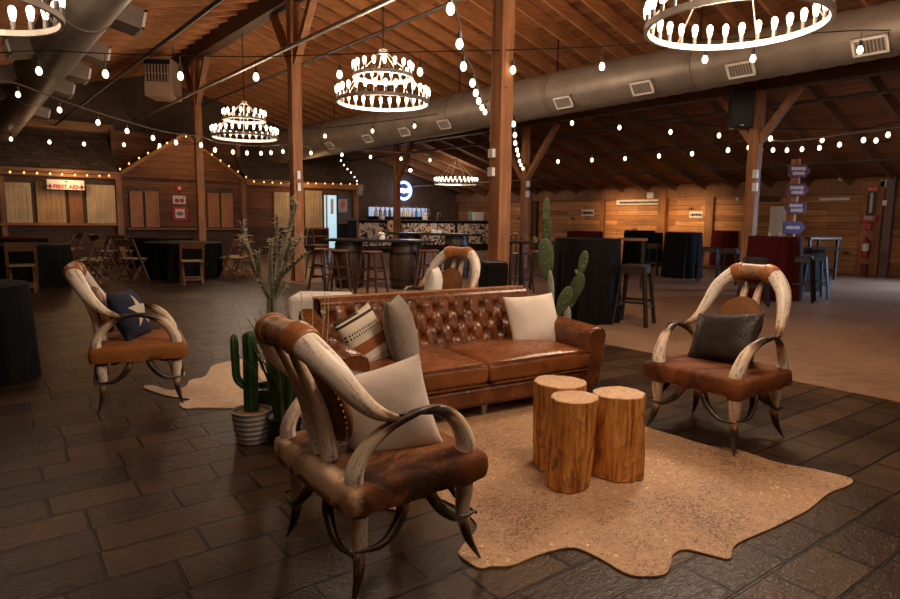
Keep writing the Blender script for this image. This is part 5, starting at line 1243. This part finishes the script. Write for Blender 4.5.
def mk_barrel(par,x,y,h=.9,R=.3):
    b=MB().lathe([(0,0),(R*.82,0),(R*.93,h*.2),(R,h*.5),(R*.93,h*.8),(R*.82,h),(0,h)],28).build('barrel',M['barrel'],par,smooth=40,loc=(x,y,0))
    for z,q in ((.06,.86),(.22,.955),(.78,.955),(.94,.86)): MB().lathe([(R*q,h*z-.02),(R*q+.008,h*z-.02),(R*q+.008,h*z+.02),(R*q,h*z+.02)],28).build('hoop',M['iron'],b,smooth=40)
def barrel_table(lab,p0,p1,w,h,barrels):
    c=(p0+p1)/2; d=p1-p0; d.z=0; L=d.length; r=empty('barrel_table',(c.x,c.y,0),math.atan2(d.y,d.x),lab,'table')
    MB().bb(-L/2,L/2,-w/2,w/2,h-.05,h).build('tabletop',M['tabletop'],r,bevel=.012)
    for x in barrels: mk_barrel(r,x*L,0,h-.05)
    return r
p0=atd(328,240,11.9);p1=atd(434,241,11.6); barrel_table('long dark plank table on two barrels behind the sofa',p0,p1,.62,.925,(-.3,.23))
q0=atd(394,233.5,14.6);q1=atd(476,236,13.8); barrel_table('second dark plank table on barrels, nearer the bar',q0,q1,.62,1.0,(-.3,.28))
# hoop-back bar chairs
def mk_hoop():
    r=empty('hoop_back_chair',(0,0,0)); MB().lathe([(0,.7),(.19,.7),(.2,.72),(.19,.74),(0,.735)],28).build('seat',M['stoolw'],r,smooth=40)
    for s in (-1,1):
        for t in (-1,1): MB().tube([(s*.2,t*.2,0),(s*.13,t*.13,.705)],.016,8).build('leg',M['iron'],r,smooth=True)
    MB().tube([(-.17,.2*math.cos(PI*k/16),.74+.34*math.sin(PI*k/16)) for k in range(17)],.018,8).build('hoop',M['stoolw'],r,smooth=True)
    for y in (-.1,0,.1): MB().tube([(-.17,y,.74),(-.17,y,.74+.34*math.sqrt(1-(y/.2)**2))],.009,6).build('spindle',M['iron'],r)
    MB().tube([(.19*math.cos(2*PI*k/20),.19*math.sin(2*PI*k/20),.25) for k in range(21)],.01,6,caps=False).build('foot_ring',M['iron'],r)
    return r
hoop=mk_hoop(); p=atz(318,279); put(hoop,p.x,p.y,-.9,'hoop-backed bar chair at the left end of the barrel table','chair','hoop-backed bar chairs')
p=atz(540,289); put(hoop,p.x,p.y,2.4,'hoop-backed bar chair behind the prickly pear, right of the thick post','chair','hoop-backed bar chairs')
p=atz(519,293); put(hoop,p.x,p.y,.3,'dark bar chair just right of the thick middle post','chair','hoop-backed bar chairs')
# dark bar table by the post
p0=atd(513,241,9.6);p1=atd(560,241,9.2); c=(p0+p1)/2; d=p1-p0; r=empty('bar_table',(c.x,c.y,0),math.atan2(d.y,d.x),'dark narrow bar table behind the prickly pear','table')
L=Vector((d.x,d.y)).length; MB().bb(-L/2,L/2,-.25,.25,.96,1.0).build('tabletop',M['tabletop'],r,bevel=.01)
for s in (-1,1):
    for t in (-1,1): MB().bar((s*(L/2-.05),t*.2,0),(s*(L/2-.05),t*.2,.96),.05,.05).build('leg',M['iron'],r)
# ------------------------------------------------------------------ metal stools on the right
M['gun']=plain('gunmetal_stool',(.05,.043,.038),.35,.7,.12); M['bluest']=plain('blue_metal_stool',(.07,.14,.2),.35,.55,.1)
def mk_metal(mat):
    r=empty('metal_stool',(0,0,0)); MB().bb(-.155,.155,-.155,.155,.735,.765).build('seat',mat,r,bevel=.02); 
    sk=MB()
    for s in (-1,1): sk.bb(-.15,.15,s*.15-.006,s*.15+.006,.66,.74).bb(s*.15-.006,s*.15+.006,-.15,.15,.66,.74)
    sk.build('apron',mat,r)
    for s in (-1,1):
        for t in (-1,1): MB().bar((s*.215,t*.215,0),(s*.14,t*.14,.74),.045,.03,ref=Vector((1,1,0)) if s*t>0 else Vector((1,-1,0))).build('leg',mat,r)
    for s in (-1,1): MB().bar((-.19,s*.19,.24),(.19,s*.19,.24),.008,.03).build('foot_rail',mat,r); MB().bar((s*.18,-.18,.3),(s*.18,.18,.3),.008,.03).build('foot_rail',mat,r)
    return r
mg=mk_metal(M['gun']); mbl=mk_metal(M['bluest'])
for px,py,yw,pr_,lab in ((633,324,.35,mg,'gunmetal stool right of the tall black cocktail table, nearest to the sofa'),(708,281,.4,mg,'gunmetal stool just right of the black draped table by the lit wall'),(728,284,.2,mg,'gunmetal stool left of the burgundy draped table'),(752,304.5,.5,mg,'gunmetal stool in front of the burgundy draped table'),(799,301,.3,mg,'dark metal stool right of the burgundy draped table'),(811,298,.6,mbl,'light blue metal stool right of the burgundy draped table'),(652,275,.2,mg,'gunmetal stool left of the black draped table by the lit wall')):
    p=atz(px,py); put(pr_,p.x,p.y,yw,lab,'bar stool','metal stools')
# wood-topped bar table and dark bench table
def bar_table(lab,p0,p1,w,h,top,legs):
    c=(p0+p1)/2; d=p1-p0; r=empty('bar_table',(c.x,c.y,0),math.atan2(d.y,d.x),lab,'table'); L=Vector((d.x,d.y)).length
    MB().bb(-L/2,L/2,-w/2,w/2,h-.045,h).build('tabletop',top,r,bevel=.006)
    for s in (-1,1):
        for t in (-1,1): MB().bar((s*(L/2-.06),t*(w/2-.06),0),(s*(L/2-.06),t*(w/2-.06),h-.045),.05,.05).build('leg',legs,r)
        MB().bar((s*(L/2-.06),-w/2+.06,.22),(s*(L/2-.06),w/2-.06,.22),.03,.04).build('rail',legs,r)
p0=atd(616,241,12.6);p1=atd(647,241,12.4); bar_table('wood-topped bar table behind the metal stools, left of the black draped table',p0,p1,.6,.98,M['trim'],M['iron'])
p0=atd(799,239,14.6);p1=atd(830,239,15.0); bar_table('dark bar table right of the arrow sign post',p0,p1,.6,1.0,M['gun'],M['iron'])
p0=atd(806,243,12.0);p1=atd(838,243,12.2); c=(p0+p1)/2; d=p1-p0; L=d.length
r=empty('bench',(c.x,c.y,0),math.atan2(d.y,d.x),'thin dark plank bench in front of the dark bar table at right','bench'); MB().bb(-L/2,L/2,-.14,.14,.82,.86).build('seat',M['gun'],r)
for s in (-.8,-.1): MB().bar((s*L/2,0,0),(s*L/2,0,.82),.05,.2).build('leg',M['iron'],r)
# candles and small things on tables
def votive(p,lab,z): 
    o=MB().lathe([(0,0),(.03,0),(.035,.07),(.03,.07),(.027,.02),(0,.02)],12).build('votive_candle',M['glass'],smooth=40,loc=(p.x,p.y,z),label=lab,cat='candle'); MB().sphere((0,0,.05),.014,6,sc=(1,1,1.6)).build('flame',M['bulbw'],o)
p=at_base(770.5,301,.43); t=Vector((rt0.x,rt0.y,0))
votive(p+t*-.1,'small lit candle at the left on the burgundy table',1.087); votive(p+t*.08,'small lit candle at the right on the burgundy table',1.087)
p=atd(725,262,19.5); votive(p,'small lit candle on the smaller-looking burgundy table',1.077)
# paper flowers on barrel table
c=(atd(328,240,11.9)+atd(434,241,11.6))/2; p=atd(377,246,10.05); mb=MB(); rn=random.Random(2)
for i in range(7): mb.sphere((rn.uniform(-.05,.05),rn.uniform(-.03,.03),rn.uniform(.04,.13)),.03,7)
mb.bb(-.04,.04,-.03,.03,0,.05); mb.build('table_caddy',M['grille'],loc=(c.x-.02,c.y-.1,.926),label='small white table caddy on the plank table behind the sofa',cat='caddy')
c2=(atd(394,233.5,14.6)+atd(476,236,13.8))/2; mb=MB(); mb.bb(-.12,-.03,-.04,.04,0,.09).bb(.02,.12,-.04,.04,0,.07); mb.build('table_caddy',M['grille'],loc=(c2.x,c2.y-.1,1.0),label='small white table caddy on the second plank table',cat='caddy')
# white ottoman behind the sofa
p=atd(322,300,7.0); r=empty('ottoman',(p.x,p.y,0),-TH+.05,'low white upholstered bench behind the left end of the sofa','bench')
MB().bb(-.32,.32,-.28,.28,.12,.46).build('cushion',M['whitep'],r,bevel=.04)
for s in (-1,1):
    for t_ in (-1,1): MB().bb(s*.27-.02,s*.27+.02,t_*.23-.02,t_*.23+.02,0,.13).build('leg',M['black'],r)
# rustic shelf with things by the booth, behind the barrel table
p=atl(313,235,BY-.4); r=empty('rustic_shelf',(p.x,BY-.45,0),0,'brown wooden shelf unit against the booth right of the cactus post','shelf')
for z in (.3,.62,.9): MB().bb(-.5,.5,-.18,.18,z,z+.04).build('shelf_board',M['brownshut'],r)
for s in (-1,1): MB().bb(s*.5-.03,s*.5+.03,-.18,.18,0,.95).build('side_panel',M['beam'],r)
clean(None)
# ------------------------------------------------------------------ light
for i,c in enumerate(CH):
    point('chandelier_and_key_lamp',(c[0],c[1],c[2]+.2),(340,170,310,60,45)[i],(1,.77,.56),.5)
point('chandelier_and_key_lamp',(RA,-3.3,3.2),120,(1,.77,.56),.5)  # assumed next chandelier of the row, behind the camera; only its lamp built
point('chandelier_and_key_lamp',(.2,.6,3.0),65,(1,.77,.56),.5)  # key lamp added near the camera to light the nearest chair's side
point('chandelier_and_key_lamp',(2.5,1.35,3.25),205,(1,.78,.58),.45)  # key lamp added over the seating; no chandelier hangs here
# assumed wall washers over the right wall bays, added booth fill lamps and an assumed daylight lamp beyond the right edge
for l,e in ((13.3,19),(11.0,15)): area('assumed_wall_wash_lamp',(AW-1.5,l,1.95),(AW,l,1.2),e,(1,.62,.3),1.6,.3).data.spread=math.radians(105)  # unseen lamps assumed for the bright bays; no fixtures are built
point('booth_fill_lamp',(3,BY-.9,2.35),26,(1,.6,.28),.2); point('booth_fill_lamp',(6.2,BY-1.2,3.3),28,(1,.6,.28),.2); point('booth_fill_lamp',(10.3,BY-.9,2.35),18,(1,.6,.28),.2)  # fill lamps added to make up for the weak amber bulbs
point('bar_fill_lamp',(15.5,BL+1.2,2.2),14,(1,.75,.6),.3); area('bar_front_fill_lamp',(15.5,BL-1.5,2.6),(15.5,BL,.8),30,(1,.8,.62),3,.4)  # lamps added to light the bar; no fixtures are built for them
area('assumed_daylight_lamp',(AW-.3,2.0,2.0),(15.5,4.6,0),260,(.5,.68,1),2.0,1.6).data.spread=math.radians(80)  # cool lamp assumed from the bluish floor light; no door stands there
w=bpy.data.worlds.new('world'); bpy.context.scene.world=w; w.use_nodes=True; w.node_tree.nodes['Background'].inputs[0].default_value=(.6,.35,.18,1); w.node_tree.nodes['Background'].inputs[1].default_value=.02
vs_=bpy.context.scene.view_settings; vs_.view_transform='Standard'; vs_.look='None'; vs_.gamma=1; vs_.use_curve_mapping=False; vs_.exposure=0.0
